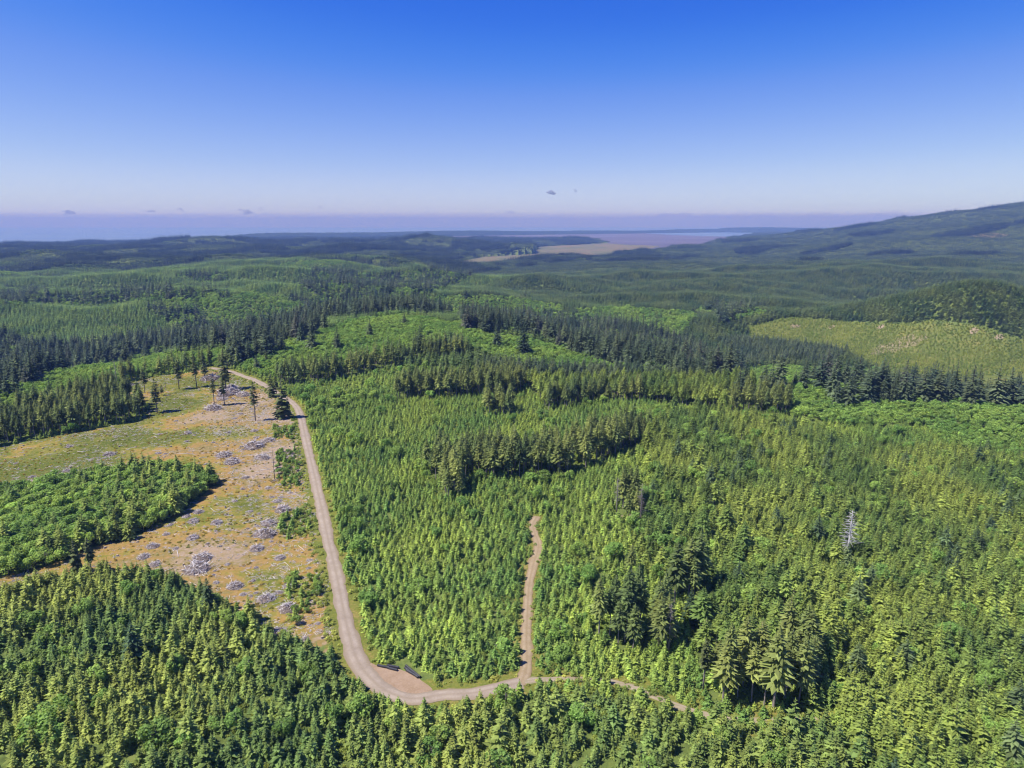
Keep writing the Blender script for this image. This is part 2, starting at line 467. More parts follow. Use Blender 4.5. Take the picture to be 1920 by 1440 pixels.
# Y young plantation, R older plantation, M mature second growth, O big dark conifers, B broadleaf, C clearcut, P far plantation,
# S scrubby replanted hill, X nothing, T bottom corner stand, L mixed stand in the clearcut
ZONES = [
    (ZT, [(-400, 1120), (0, 1104), (40, 1086), (100, 1082), (240, 1072), (330, 1092), (440, 1150), (500, 1182), (560, 1212), (640, 1252), (664, 1290), (712, 1336), (780, 1350), (900, 1336),
          (1000, 1308), (1100, 1308), (1180, 1318), (1250, 1350), (1340, 1368), (1560, 1372), (1700, 1500), (1700, 2600), (-2500, 2600)]),
    (ZR, [(1240, 780), (1360, 770), (1500, 800), (1640, 835), (1920, 850), (2600, 850), (4000, 2600), (1750, 2600), (1600, 1372), (1530, 1340), (1450, 1300), (1330, 1290), (1290, 1180), (1230, 1090),
          (1185, 1050), (1190, 960), (1225, 900), (1200, 830)]),
    (ZB, [(1730, 800), (1800, 790), (1930, 800), (2300, 800), (2300, 870), (1900, 862), (1780, 840)]),
    # clearcut and the stands round it
    (ZC, [(-500, 940), (0, 838), (172, 805), (265, 788), (280, 764), (238, 742), (242, 718), (290, 706), (345, 700), (396, 688), (440, 695), (505, 722), (530, 738), (560, 765), (575, 820), (594, 900),
          (612, 985), (632, 1075), (648, 1150), (660, 1215), (640, 1232), (560, 1204), (490, 1174), (430, 1130), (330, 1090), (240, 1070), (100, 1080), (0, 1104), (-500, 1230)]),
    (ZL, [(-500, 980), (0, 930), (60, 915), (130, 905), (240, 888), (300, 880), (380, 896), (412, 908), (390, 918), (335, 962), (300, 984), (240, 1012), (180, 1022), (100, 1058), (0, 1084), (-500, 1190)]),
    (ZM, [(-500, 930), (0, 836), (172, 803), (262, 786), (274, 766), (236, 744), (225, 728), (120, 752), (0, 790), (-500, 850)]),
    (ZM, [(225, 728), (240, 716), (290, 704), (345, 697), (400, 684), (430, 692), (450, 690), (420, 678), (350, 686), (280, 696), (225, 712)]),
    (ZB, [(-100, 780), (40, 736), (100, 708), (200, 686), (330, 668), (430, 660), (440, 676), (340, 690), (240, 712), (120, 750), (0, 788)]),
    # valley left
    (ZO, [(-500, 640), (0, 625), (60, 652), (200, 655), (262, 600), (290, 577), (372, 588), (392, 612), (452, 626), (565, 600), (612, 622), (565, 652), (440, 656), (330, 666), (200, 684), (90, 706), (0, 760), (-500, 860)]),
    (ZP, [(-500, 575), (0, 572), (130, 577), (260, 572), (285, 588), (340, 622), (230, 645), (100, 640), (0, 620), (-500, 630)]),
    (ZB, [(280, 570), (420, 556), (480, 550), (570, 575), (575, 590), (450, 622), (400, 610), (375, 588), (300, 580)]),
    (ZO, [(-500, 553), (0, 553), (120, 556), (280, 547), (430, 550), (430, 562), (290, 567), (130, 574), (-500, 570)]),
    # dome behind the road and its edge
    (ZB, [(450, 690), (560, 655), (600, 625), (680, 602), (745, 593), (830, 604), (862, 625), (800, 655), (700, 680), (600, 705), (530, 714), (480, 704)]),
    (ZM, [(524, 724), (600, 717), (680, 702), (740, 688), (800, 674), (880, 668), (870, 656), (790, 660), (735, 672), (670, 686), (590, 702), (520, 708)]),
    (ZM, [(742, 748), (850, 748), (905, 742), (960, 748), (990, 728), (960, 712), (860, 722), (760, 726)]),
    (ZM, [(900, 780), (962, 782), (960, 762), (915, 765)]),
    (ZN, [(1025, 770), (1100, 755), (1200, 752), (1350, 770), (1500, 765), (1500, 735), (1340, 715), (1150, 700), (1000, 695), (900, 690), (880, 700), (960, 712), (1000, 735)]),
    (ZM, [(1025, 772), (1100, 757), (1200, 754), (1200, 744), (1100, 746), (1030, 758)]),
    (ZM, [(800, 886), (830, 932), (864, 936), (884, 898), (960, 900), (1060, 893), (1130, 868), (1198, 838), (1230, 815), (1180, 808), (1110, 828), (1020, 850), (900, 858), (830, 855)]),
    # centre valley
    (ZO, [(590, 508), (720, 516), (860, 500), (900, 512), (830, 545), (745, 566), (800, 580), (850, 600), (745, 591), (640, 603), (560, 604), (560, 585), (600, 560), (560, 540)]),
    (ZO, [(860, 600), (950, 586), (1060, 590), (1160, 610), (1300, 640), (1400, 690), (1380, 720), (1250, 712), (1130, 690), (1050, 650), (960, 630), (880, 628)]),
    (ZB, [(845, 622), (940, 632), (1040, 652), (1130, 690), (1100, 700), (1000, 694), (930, 672), (880, 655)]),
    (ZB, [(800, 560), (920, 556), (1050, 574), (1060, 588), (950, 585), (850, 598), (800, 578)]),
    (ZB, [(1080, 582), (1180, 578), (1300, 590), (1350, 640), (1280, 640), (1160, 606), (1090, 598)]),
    # right: plain, hills, valley row
    (ZP, [(900, 512), (1050, 492), (1300, 488), (1600, 490), (2300, 490), (2300, 625), (1920, 620), (1700, 600), (1500, 596), (1340, 585), (1180, 577), (1060, 572), (930, 553), (850, 545)]),
    (ZP, [(1270, 640), (1300, 600), (1360, 578), (1420, 590), (1400, 640), (1420, 690), (1350, 690)]),
    (ZO, [(1300, 585), (1340, 570), (1400, 578), (1440, 590), (1390, 600), (1350, 612), (1340, 592)]),
    (ZS, [(1400, 612), (1480, 594), (1600, 604), (1700, 606), (1750, 598), (1840, 610), (1930, 640), (2300, 660), (2300, 740), (1920, 735), (1800, 730), (1640, 690), (1590, 660), (1480, 645), (1410, 640)]),
    (ZN, [(1340, 640), (1410, 640), (1500, 650), (1590, 662), (1560, 690), (1480, 680), (1400, 690)]),
    (ZB, [(1410, 700), (1450, 686), (1545, 694), (1560, 712), (1480, 720)]),
    (ZO, [(1360, 770), (1390, 735), (1500, 722), (1640, 712), (1800, 735), (2300, 745), (2300, 800), (1930, 815), (1850, 812), (1700, 800), (1580, 800), (1450, 778)]),
    (ZM, [(1370, 772), (1470, 782), (1490, 765), (1400, 750)]),
    # clumps inside the plantation, right of the track
    (ZM, [(1108, 1206), (1180, 1217), (1256, 1228), (1262, 1190), (1200, 1172), (1122, 1176)]),
    (ZM, [(1242, 1136), (1308, 1140), (1320, 1110), (1250, 1104)]),
    (ZM, [(1318, 1294), (1350, 1322), (1400, 1334), (1490, 1342), (1520, 1300), (1510, 1262), (1430, 1250), (1345, 1256)]),
    (ZN, [(1345, 1256), (1430, 1250), (1510, 1262), (1535, 1292), (1580, 1230), (1545, 1150), (1440, 1130), (1340, 1150), (1300, 1180), (1320, 1240)]),
    (ZM, [(1150, 968), (1206, 986), (1214, 950), (1160, 940)]),
    (ZM, [(1180, 1090), (1192, 1096), (1200, 1076), (1186, 1070)]),
]

SNAG_AT = hit(1588, 1044)[:2]
def zone(x, y):
    z = height(x, y)
    u, v = project(x, y, z)
    d = np.hypot(x, y)
    Z = np.full(x.shape, ZY)
    # far country: a patchwork of plantations and old forest
    farz = np.where(Npatch(x, y) + 0.5 * Npatch2(x, y) > np.where(d > 2800, 0.1, 0.95), ZO, np.where(Npatch(x + 900, y - 500) > 0.9, ZB, ZP))
    dw = draws(x, y) + .25 * Npatch2(x, y)
    mid = (d > 1000) & (d < 2800)
    farz = np.where(mid, np.where(dw < -.75, ZO, np.where(Npatch(x + 900, y - 500) > 0.8, ZB, ZP)), farz)
    farz = np.where((d > 2600) & (x > 900), np.where(Npatch(x * 0.6, y) > 0.9, ZO, ZP), farz)
    Z = np.where((v < 690) | (d > 900), farz, Z)
    for t, poly in ZONES:
        p = np.array(poly)
        box = (u > p[:, 0].min()) & (u < p[:, 0].max()) & (v > p[:, 1].min()) & (v < p[:, 1].max())
        if not box.any():
            continue
        i = np.nonzero(box)[0]
        ins = pip(u[i], v[i], poly)
        Z[i[ins]] = t
    near = (d < 800)
    i = np.nonzero(near)[0]
    if len(i):
        dr, ds, dt = dist_to(ROAD, x[i], y[i]), dist_to(SIDE, x[i], y[i]), dist_to(TRACK, x[i], y[i])
        jit = 0.8 * Ntint2(x[i], y[i])
        clear = (dr < 4.6 + jit) | (ds < 2.1 + jit) | (dt < 2.7 + 0.4 * jit) | pip(x[i], y[i], [tuple(p) for p in TURN_CLEAR])
        sx_, sy_ = SNAG_AT
        clear |= np.hypot(x[i] - sx_, y[i] - sy_ + 3.5) < 5.0
        Z[i[clear]] = ZX
    Z = np.where(pip(x, y, BAY), ZX, Z)
    return Z, z, u, v, d

# ------------------------------------------------------------------ ground sheet
def build_ground():
    NG = 560
    kx = 5.0
    s = np.linspace(-1, 1, NG)
    xs = 9500 * np.sinh(kx * s) / np.sinh(kx)
    s0 = -0.62
    s2 = np.linspace(s0, 1, NG)
    ys = 300 + 9000 * np.sinh(kx * s2) / np.sinh(kx)
    X, Y = np.meshgrid(xs, ys)
    x, y = X.ravel(), Y.ravel()
    Z, z, u, v, d = zone(x, y)
    V = np.stack([x, y, z], 1)
    n = NG
    a = (np.arange(n - 1)[:, None] * n + np.arange(n - 1)[None, :]).ravel()
    Fc = np.stack([a, a + 1, a + n + 1, a + n], 1)
    me = bpy.data.meshes.new('ground')
    me.vertices.add(len(V)); me.vertices.foreach_set('co', V.astype(np.float32).ravel())
    me.loops.add(len(Fc) * 4); me.loops.foreach_set('vertex_index', Fc.astype(np.int32).ravel())
    me.polygons.add(len(Fc))
    me.polygons.foreach_set('loop_start', np.arange(0, len(Fc) * 4, 4, dtype=np.int32))
    me.polygons.foreach_set('loop_total', np.full(len(Fc), 4, np.int32))
    me.polygons.foreach_set('use_smooth', np.ones(len(Fc), bool))
    me.update(); me.validate()
    me.materials.append(M_GROUND)
    col = np.zeros((len(V), 4), np.float32); col[:, 3] = 1
    col[:, 0] = (Z == ZC)
    # road corridors: the verge is grassy
    nr = d < 800
    i = np.nonzero(nr)[0]
    dr = np.minimum(dist_to(ROAD, x[i], y[i]), np.minimum(dist_to(SIDE, x[i], y[i]) + 1.5, dist_to(TRACK, x[i], y[i]) + 2.5))
    g = np.zeros(len(V)); g[i] = sm(9.0, 5.5, dr)
    col[:, 1] = np.maximum(g, np.where(Z == ZB, 0.35, 0) + np.where(Z == ZS, 0.5, 0) + np.where((Z == ZP) & (d < 1500), 0.2, 0))
    col[i, 0] = np.where(dr < 6, 0.0, col[i, 0])
    # bare soil: spots on the replanted hill, landings on the far hills
    soil = np.zeros(len(V))
    for (pu, pv, ru, rv) in [(1385, 0, 0, 0)] + SOIL_PX:
        if ru:
            soil = np.maximum(soil, 1.15 * (((u - pu) / ru) ** 2 + ((v - pv) / rv) ** 2 < 1))
    soil = np.where((Z == ZS) & (soil < .1) & (((u - 1690) / 60) ** 2 + ((v - 645 + (u - 1690) * .28) / 13) ** 2 < 1), 0.5, soil)
    col[:, 2] = soil
    gr = 0.36 + 0.20 * Npatch2(x * 1.6, y * 1.6) + 0.16 * Ntint(x, y)
    gr = gr + 0.35 * sm(420, 300, u) * (v < 900) - 0.25 * sm(430, 500, u) * (v < 900) + 0.30 * sm(45, 0, np.hypot((u - 455) / 1.5, v - 945)) + 0.3 * sm(60, 10, np.hypot((u - 480) / 1.6, v - 1178))
    gr = gr + 0.3 * sm(30, 5, np.hypot((u - 470) / 2.5, v - 715))
    ga = me.attributes.new('growth', 'FLOAT', 'POINT')
    ga.data.foreach_set('value', np.clip(gr, 0, 1).astype(np.float32))
    at = me.color_attributes.new('cover', 'FLOAT_COLOR', 'POINT')
    at.data.foreach_set('color', col.ravel())
    return tag(obj('ground', me), kind='structure')

SOIL_PX = [(48, 517, 16, 3), (200, 513, 4, 3), (250, 460, 14, 3), (215, 607, 9, 3), (203, 596, 7, 3), (505, 471, 22, 2), (1485, 610, 13, 2), (1557, 612, 3, 5),
           (1650, 612, 12, 2), (1822, 607, 20, 2.5), (1828, 616, 4, 5), (1905, 627, 14, 2.5), (1870, 633, 5, 3),
           (1722, 501, 6, 3), (900, 541, 22, 4), (800, 480, 14, 3), (1850, 441, 45, 4), (1180, 972, 26, 8)]
build_ground()

# roads
strip('gravel_road', ROAD, 2.5, 0.20, M_ROAD)
strip('overgrown_road', SIDE, 1.25, 0.12, M_GRASSROAD)
strip('dirt_track', TRACK, 1.75, 0.14, M_TRACK)

def build_turnout():
    c0 = TURN.mean(0)
    P = resample(np.vstack([catmull(np.vstack([TURN, TURN[:1]]), 6)]), 1.0)
    n = len(P)
    V, Fs = [], []
    rings = 6
    for r in range(rings):
        f = 1 - r / rings
        wob = 1 + 0.05 * np.sin(np.arange(n) * 0.9) * (r == 0)
        Q = c0 + (P - c0) * f * wob[:, None]
        zz = height(Q[:, 0], Q[:, 1]) + (0.02 if r == 0 else 0.10)
        V += [tuple(p) for p in np.column_stack([Q, zz])]
    V.append((c0[0], c0[1], H1(*c0) + 0.10))
    for r in range(rings - 1):
        for i in range(n):
            j = (i + 1) % n
            Fs.append((r * n + i, r * n + j, (r + 1) * n + j, (r + 1) * n + i))
    for i in range(n):
        Fs.append(((rings - 1) * n + i, (rings - 1) * n + (i + 1) % n, rings * n))
    me = mesh('gravel_turnout', V, Fs, M_TURN, True)
    if me.polygons[0].normal.z < 0: me.flip_normals()
    tag(obj('gravel_turnout', me), kind='structure')
build_turnout()

# ------------------------------------------------------------------ the bay
def sheet(name, poly, z, mat):
    V = [(x, y, z) for x, y in poly]
    me = mesh(name, V, [tuple(range(len(V)))], mat)
    if me.polygons[0].normal.z < 0: me.flip_normals()
    return tag(obj(name, me), kind='structure')

k = NT('bay_water')
tc = k.n('ShaderNodeTexCoord')
M_WATER = k.finish(k.ramp(k.noise(0.0006, 3, 0.5, tc.outputs['Object']), [(0.35, (0.115, 0.172, 0.276)), (0.65, (0.172, 0.230, 0.322))]), 0.3, 0.5)
k = NT('tidal_mud')
tc = k.n('ShaderNodeTexCoord')
mp = k.n('ShaderNodeMapping'); mp.inputs['Scale'].default_value = (0.0005, 0.0012, 1)
k.l(tc.outputs['Object'], mp.inputs['Vector'])
M_FLAT = k.finish(k.ramp(k.noise(1.0, 6, 0.65, mp.outputs[0], 1.0), [(0.35, (0.098, 0.081, 0.098)), (0.55, (0.138, 0.109, 0.127)), (0.68, (0.155, 0.149, 0.196))]), 0.6, 0.4)
k = NT('marsh_grass')
tc = k.n('ShaderNodeTexCoord')
mp = k.n('ShaderNodeMapping'); mp.inputs['Scale'].default_value = (0.004, 0.002, 1)
k.l(tc.outputs['Object'], mp.inputs['Vector'])
M_MARSH = k.finish(k.ramp(k.noise(1.0, 5, 0.65, mp.outputs[0], 0.6), [(0.35, (0.105, 0.118, 0.048)), (0.5, (0.165, 0.150, 0.070)), (0.65, (0.185, 0.140, 0.075))]), 0.9, 0.1)

def pxs(lst, z):
    return [on_plane(u, v, z) for u, v in lst]

sheet('bay_water', [(-44000, 3000), (44000, 3000), (44000, 31500), (-44000, 31500)], SEA, M_WATER)
sheet('tidal_flat', pxs([(700, 505), (905, 480), (900, 452), (800, 446), (790, 443.5), (900, 441), (1050, 438.5), (1200, 437), (1270, 441), (1370, 444), (1420, 446), (1400, 470), (1300, 485), (1100, 500)], SEA + 0.4), SEA + 0.4, M_FLAT)
sheet('salt_marsh', pxs([(780, 505), (900, 478), (1000, 470), (1010, 460), (1080, 456), (1142, 456.5), (1180, 459), (1240, 461), (1215, 467), (1290, 472), (1150, 490), (1000, 500), (900, 505)], SEA + 0.8), SEA + 0.8, M_MARSH)

k = NT('far_forest_cover')
tc = k.n('ShaderNodeTexCoord')
M_FARFOREST = k.finish(k.ramp(k.noise(0.012, 5, 0.7, tc.outputs['Object']), [(0.35, (0.018, 0.028, 0.016)), (0.65, (0.04, 0.055, 0.022))]), 0.95, 0.05)

def landform(name, A, B, width, top, rough_, n=260, m=9, taper=0.06):
    """a long low wooded landform between two points of the coast"""
    A, B = np.array(A), np.array(B)
    T = (B - A); L = np.linalg.norm(T); T = T / L
    Nn = np.array([-T[1], T[0]])
    rg = np.random.default_rng(int(L))
    ph = rg.uniform(0, 6, 6)
    V, Fs = [], []
    for i in range(n + 1):
        t = i / n
        end = min(1, t / taper) * min(1, (1 - t) / taper)
        end = math.sqrt(max(end, 0.0))
        und = 0.72 + 0.28 * sum(math.sin(t * L / lam + p) for lam, p in zip((2400, 1100, 520), ph)) / 3
        for j in range(m + 1):
            s_ = j / m * 2 - 1
            q = A + T * L * t + Nn * s_ * width * 0.5 * (0.35 + 0.65 * end)
            prof = (1 - s_ ** 4) ** 0.5 if abs(s_) < 1 else 0
            zz = SEA - 3 + (3 + top * und * end) * prof + (rg.uniform(-1, 1) * rough_ if 0 < j < m else 0)
            V.append((q[0], q[1], zz))
    for i in range(n):
        for j in range(m):
            a = i * (m + 1) + j
            Fs.append((a, a + 1, a + m + 2, a + m + 1))
    me = mesh(name, V, Fs, M_FARFOREST)
    if me.polygons[len(me.polygons) // 2].normal.z < 0: me.flip_normals()
    return tag(obj(name, me), kind='structure')

landform('peninsula_land', on_plane(420, 446, SEA), on_plane(1420, 433.5, SEA), 1500, 70, 8, 500)
landform('headland_hills', on_plane(1362, 435.5, SEA), on_plane(1640, 434, SEA), 1600, 120, 8)
landform('headland_point', on_plane(1425, 441, SEA), on_plane(1700, 438, SEA), 900, 90, 7)
landform('headland_spit', on_plane(1400, 446, SEA), on_plane(1600, 443, SEA), 500, 55, 6, 120)

# ------------------------------------------------------------------ plant shapes (unit height 1, scaled when placed)
class MB:
    def __init__(self): self.v, self.f = [], []
    def tri(self, *p):
        b = len(self.v); self.v += list(p); self.f.append(tuple(range(b, b + len(p))))
    def add(self, V, Fc):
        b = len(self.v); self.v += [tuple(p) for p in V]; self.f += [tuple(i + b for i in f) for f in Fc]
    def mesh(self, name, mat, smooth=False):
        return mesh(name, self.v, self.f, mat, smooth)

def tube(mb, P, R, sides=5, cap=True):
    P = [Vector(p) for p in P]
    V = []
    for i, p in enumerate(P):
        t = (P[min(i + 1, len(P) - 1)] - P[max(i - 1, 0)]).normalized()
        ref = Vector((1, 0, 0)) if abs(t.x) < 0.8 else Vector((0, 1, 0))
        a = t.cross(ref).normalized(); b = t.cross(a)
        for s_ in range(sides):
            an = 2 * math.pi * s_ / sides
            V.append(p + (a * math.cos(an) + b * math.sin(an)) * R[i])
    Fc = []
    for i in range(len(P) - 1):
        for s_ in range(sides):
            Fc.append((i * sides + s_, i * sides + (s_ + 1) % sides, (i + 1) * sides + (s_ + 1) % sides, (i + 1) * sides + s_))
    if cap:
        Fc.append(tuple(range(sides))[::-1]); Fc.append(tuple(range((len(P) - 1) * sides, len(P) * sides)))
    mb.add(V, Fc)

def spray(mb, o, az, ln, wd, drop, rg, fine=True):
    """one drooping branch with its needles: a folded kite"""
    dx, dy = math.cos(az), math.sin(az)
    px, py = -dy, dx
    tip = (o[0] + dx * ln, o[1] + dy * ln, o[2] - drop * ln)
    m = 0.5
    mid = (o[0] + dx * ln * m, o[1] + dy * ln * m, o[2] - drop * ln * m * 0.35)
    sag = 0.30 * wd
    a = (o[0] + dx * ln * 0.42 + px * wd, o[1] + dy * ln * 0.42 + py * wd, mid[2] - sag)
    b = (o[0] + dx * ln * 0.42 - px * wd, o[1] + dy * ln * 0.42 - py * wd, mid[2] - sag)
    if fine:
        mb.add([o, a, tip, b, mid], [(0, 4, 1), (1, 4, 2), (0, 3, 4), (3, 2, 4)])
    else:
        mb.add([o, a, tip, b], [(0, 2, 1), (0, 3, 2)])

def conifer_crown(seed, r, base, whorls, per, pw=0.85, irr=0.25, droop=0.35, fine=True, bulge=0.0, missing=0.05, wid=0.36):
    rg = random.Random(seed)
    mb = MB()
    lean = (rg.uniform(-.012, .012), rg.uniform(-.012, .012))
    for i in range(whorls):
        t = (i + rg.uniform(-.3, .3)) / whorls
        t = max(0.0, min(0.97, t))
        z = base + (0.985 - base) * t
        R = r * ((1 - t) ** pw + 0.05)
        if bulge: R *= (1 - bulge) + bulge * math.sin(min(1, t * 3.2 + 0.25) * math.pi / 2)
        n = max(4, int(round(per * (0.65 + 0.5 * (1 - t)))))
        a0 = rg.uniform(0, 6.28)
        for j in range(n):
            if rg.random() < missing: continue
            az = a0 + 6.283 * j / n + rg.uniform(-.3, .3)
            ln = R * rg.uniform(1 - irr, 1 + irr)
            zz = z + rg.uniform(-.5, .5) * (1 - base) / whorls
            dr = droop * rg.uniform(.5, 1.5) - 0.35 * t
            spray(mb, (lean[0] * z, lean[1] * z, zz), az, ln, ln * wid * rg.uniform(.8, 1.25), dr, rg, fine)
    # leader
    for j in range(3):
        az = 2.09 * j
        mb.tri((0.018 * math.cos(az), 0.018 * math.sin(az), 0.95), (0.018 * math.cos(az + 2.09), 0.018 * math.sin(az + 2.09), 0.95), (lean[0], lean[1], 1.03))
    return mb

def trunk_mesh(name, r0, top=0.97, sides=6, mat=None, seed=0):
    rg = random.Random(seed)
    mb = MB()
    zs = [-0.03, 0.02, 0.3, 0.65, top]
    rs = [r0 * 1.35, r0, r0 * 0.8, r0 * 0.5, r0 * 0.1]
    tube(mb, [(rg.uniform(-.004, .004) * i, rg.uniform(-.004, .004) * i, z) for i, z in enumerate(zs)], rs, sides)
    return mb.mesh(name, mat or M_BARKD, True)

def leafy_crown(seed, R=0.33, zc=0.62, lobes=9, per=34, leaf=0.075, low=0.18):
    rg = random.Random(seed)
    mb = MB()
    L = [((0, 0, zc), R * 0.75)]
    for i in range(lobes):
        az = rg.uniform(0, 6.28); q = rg.uniform(-.75, 1.0)
        rr = R * rg.uniform(.55, .85)
        L.append(((math.cos(az) * rr * (1 - 0.35 * max(q, 0)), math.sin(az) * rr * (1 - 0.35 * max(q, 0)), zc + q * (1 - zc) * 0.62 if q > 0 else zc + q * (zc - low) * 0.7), R * rg.uniform(.32, .52)))
    for (c_, r_) in L:
        for j in range(per):
            d = Vector((rg.gauss(0, 1), rg.gauss(0, 1), rg.gauss(0.35, 1))).normalized()
            p = Vector(c_) + d * r_ * rg.uniform(.75, 1.08)
            nrm = (d + Vector((rg.gauss(0, .45), rg.gauss(0, .45), rg.gauss(0.25, .45)))).normalized()
            a = nrm.orthogonal().normalized()
            ro = rg.uniform(0, 6.28)
            b = nrm.cross(a)
            a, b = a * math.cos(ro) + b * math.sin(ro), b * math.cos(ro) - a * math.sin(ro)
            s_ = leaf * rg.uniform(.6, 1.3)
            mb.tri(tuple(p + a * s_), tuple(p + b * s_ * .7), tuple(p - a * s_ * 0.9), tuple(p - b * s_ * .7))
    return mb

def limbs_mesh(name, seed, mat, R=0.3):
    rg = random.Random(seed)
    mb = MB()
    tube(mb, [(0, 0, -0.03), (0.01, 0, 0.25), (0.0, 0.02, 0.55), (0.02, 0.02, 0.85)], [0.022, 0.018, 0.012, 0.004], 6)
    for i in range(6):
        az = rg.uniform(0, 6.28); z = rg.uniform(.25, .6)
        tube(mb, [(0, 0, z), (math.cos(az) * R * .5, math.sin(az) * R * .5, z + .15), (math.cos(az) * R * .85, math.sin(az) * R * .85, z + .28)], [0.009, 0.006, 0.002], 4)
    return mb.mesh(name, mat, True)

YOUNG = [(conifer_crown(100 + i, [.30, .27, .33, .29, .25][i], .02, 13, 9, .9, .26, .30, True, 0, .05, .27).mesh('young_conifer_crown', M_NEEDLE), trunk_mesh('young_conifer_trunk', .016, .95, 5, M_BARKD, i)) for i in range(5)]
YOUNG_LOW = [conifer_crown(150 + i, .30, .02, 9, 7, .9, .28, .3, False, 0, .05, .32).mesh('young_conifer_low', M_NEEDLE) for i in range(4)]
MATURE = [(conifer_crown(200 + i, [.15, .135, .165, .145, .155][i], [.40, .46, .36, .50, .42][i], 30, 10, .62, .42, .30, True, .35, .16, .20).mesh('mature_conifer_crown', M_NEEDLE), trunk_mesh('mature_conifer_trunk', .0125, .97, 6, M_BARK, i)) for i in range(5)]
MATURE_LOW = [conifer_crown(250 + i, .155, .36, 18, 8, .62, .42, .32, False, .35, .14, .24).mesh('mature_conifer_low', M_NEEDLE) for i in range(4)]
OLD = [(conifer_crown(300 + i, [.21, .19, .23, .2][i], [.16, .22, .12, .2][i], 28, 10, .72, .45, .34, True, .2, .16, .20).mesh('old_conifer_crown', M_NEEDLE), trunk_mesh('old_conifer_trunk', .016, .97, 6, M_BARKD, i)) for i in range(4)]
OLD_LOW = [conifer_crown(350 + i, .20, .15, 17, 8, .72, .48, .36, False, .2, .14, .25).mesh('old_conifer_low', M_NEEDLE) for i in range(4)]
BROAD = [(leafy_crown(400 + i, [.36, .32, .40, .34][i], .60, 11, 95, .042).mesh('broadleaf_crown', M_LEAF), limbs_mesh('broadleaf_trunk', 410 + i, M_BARK)) for i in range(4)]
BROAD_LOW = [leafy_crown(450 + i, .38, .56, 8, 60, .054).mesh('broadleaf_low', M_LEAF) for i in range(4)]
SHRUB = [leafy_crown(500 + i, .62, .42, 6, 26, .11, .05).mesh('shrub_leaves', M_LEAF) for i in range(4)]

def joined(parts):
    """crown + trunk as one two-material shape for the uncounted forest"""
    me = bpy.data.meshes.new('whole_tree')
    V, Fc, mi = [], [], []
    for i, p in enumerate(parts):
        b = len(V)
        V += [tuple(v.co) for v in p.vertices]
        Fc += [tuple(k_ + b for k_ in q.vertices) for q in p.polygons]
        mi += [i] * len(p.polygons)
    me.from_pydata(V, [], Fc)
    for p in parts: me.materials.append(p.materials[0])
    me.polygons.foreach_set('material_index', mi)
    me.update()
    return me

def clump(seed, protos, n, size, hs):
    rg = random.Random(seed)
    V, Fc = [], []
    g = int(math.ceil(math.sqrt(n)))
    for i in range(n):
        p = rg.choice(protos)
        cx = ((i % g + .5) / g - .5 + rg.uniform(-.4, .4) / g) * size
        cy = ((i // g + .5) / g - .5 + rg.uniform(-.4, .4) / g) * size
        h_ = rg.uniform(*hs); w_ = h_ * rg.uniform(.9, 1.3); a = rg.uniform(0, 6.28)
        ca, sa = math.cos(a), math.sin(a)
        b = len(V)
        V += [(cx + (v.co.x * ca - v.co.y * sa) * w_, cy + (v.co.x * sa + v.co.y * ca) * w_, v.co.z * h_) for v in p.vertices]
        Fc += [tuple(k_ + b for k_ in q.vertices) for q in p.polygons]
    return mesh('tree_clump', V, Fc, protos[0].materials[0])

TINY_CON = [conifer_crown(600 + i, .24, .1, 4, 5, .75, .35, .35, False, .1, .05, .5).mesh('tiny_conifer', M_NEEDLE) for i in range(4)]
TINY_OLD = [conifer_crown(620 + i, .19, .2, 5, 5, .7, .4, .38, False, .2, .05, .5).mesh('tiny_old', M_NEEDLE) for i in range(4)]
TINY_BROAD = [leafy_crown(640 + i, .42, .5, 3, 9, .19).mesh('tiny_broadleaf', M_LEAF) for i in range(4)]

# ------------------------------------------------------------------ scattering the forest
def grid(s, y0, y1, xk=0.98, margin=60):
    ys = np.arange(y0, y1, s)
    out = []
    for y in ys:
        hw = y * xk * 0.92 + margin
        xs = np.arange(-hw, hw, s)
        out.append(np.stack([xs, np.full(xs.shape, y)], 1))
    P_ = np.concatenate(out)
    P_ += RNG.uniform(-.42, .42, P_.shape) * s
    return P_[:, 0], P_[:, 1]

class Kind:
    def __init__(self, name): self.name, self.rows, self.protos = name, [], []
    def add(self, x, y, z, h, w_, tint, idx):
        n = len(x)
        self.rows.append(np.column_stack([x, y, z, RNG.uniform(0, 6.28, n), w_, h, idx, tint]))
    def all(self): return np.concatenate(self.rows)

KY, KM, KO, KB, KS, KF = Kind('young'), Kind('mature'), Kind('old'), Kind('broad'), Kind('shrub'), Kind('far')

def tints(x, y, a, b, spread=0.14, yellow=0.12, seed=0):
    """plant colours: between two greens by stand, each plant differing a little"""
    n = len(x)
    f = np.clip(0.5 + 0.35 * Ntint(x + seed * 311, y - seed * 127) + 0.2 * RNG.standard_normal(n), 0, 1)[:, None]
    c_ = np.array(a)[None] * (1 - f) + np.array(b)[None] * f
    c_ = c_ * np.clip(1 + spread * RNG.standard_normal(n), 0.5, 1.6)[:, None]
    yel = np.clip(Ntint2(x - seed * 71, y) - 1.0, 0, 1)[:, None] * yellow
    c_ = c_ * (1 - yel) + np.array([0.20, 0.19, 0.03])[None] * yel
    return np.clip(c_ * np.array([2.70, 2.80, 2.9]), 0.004, 1)

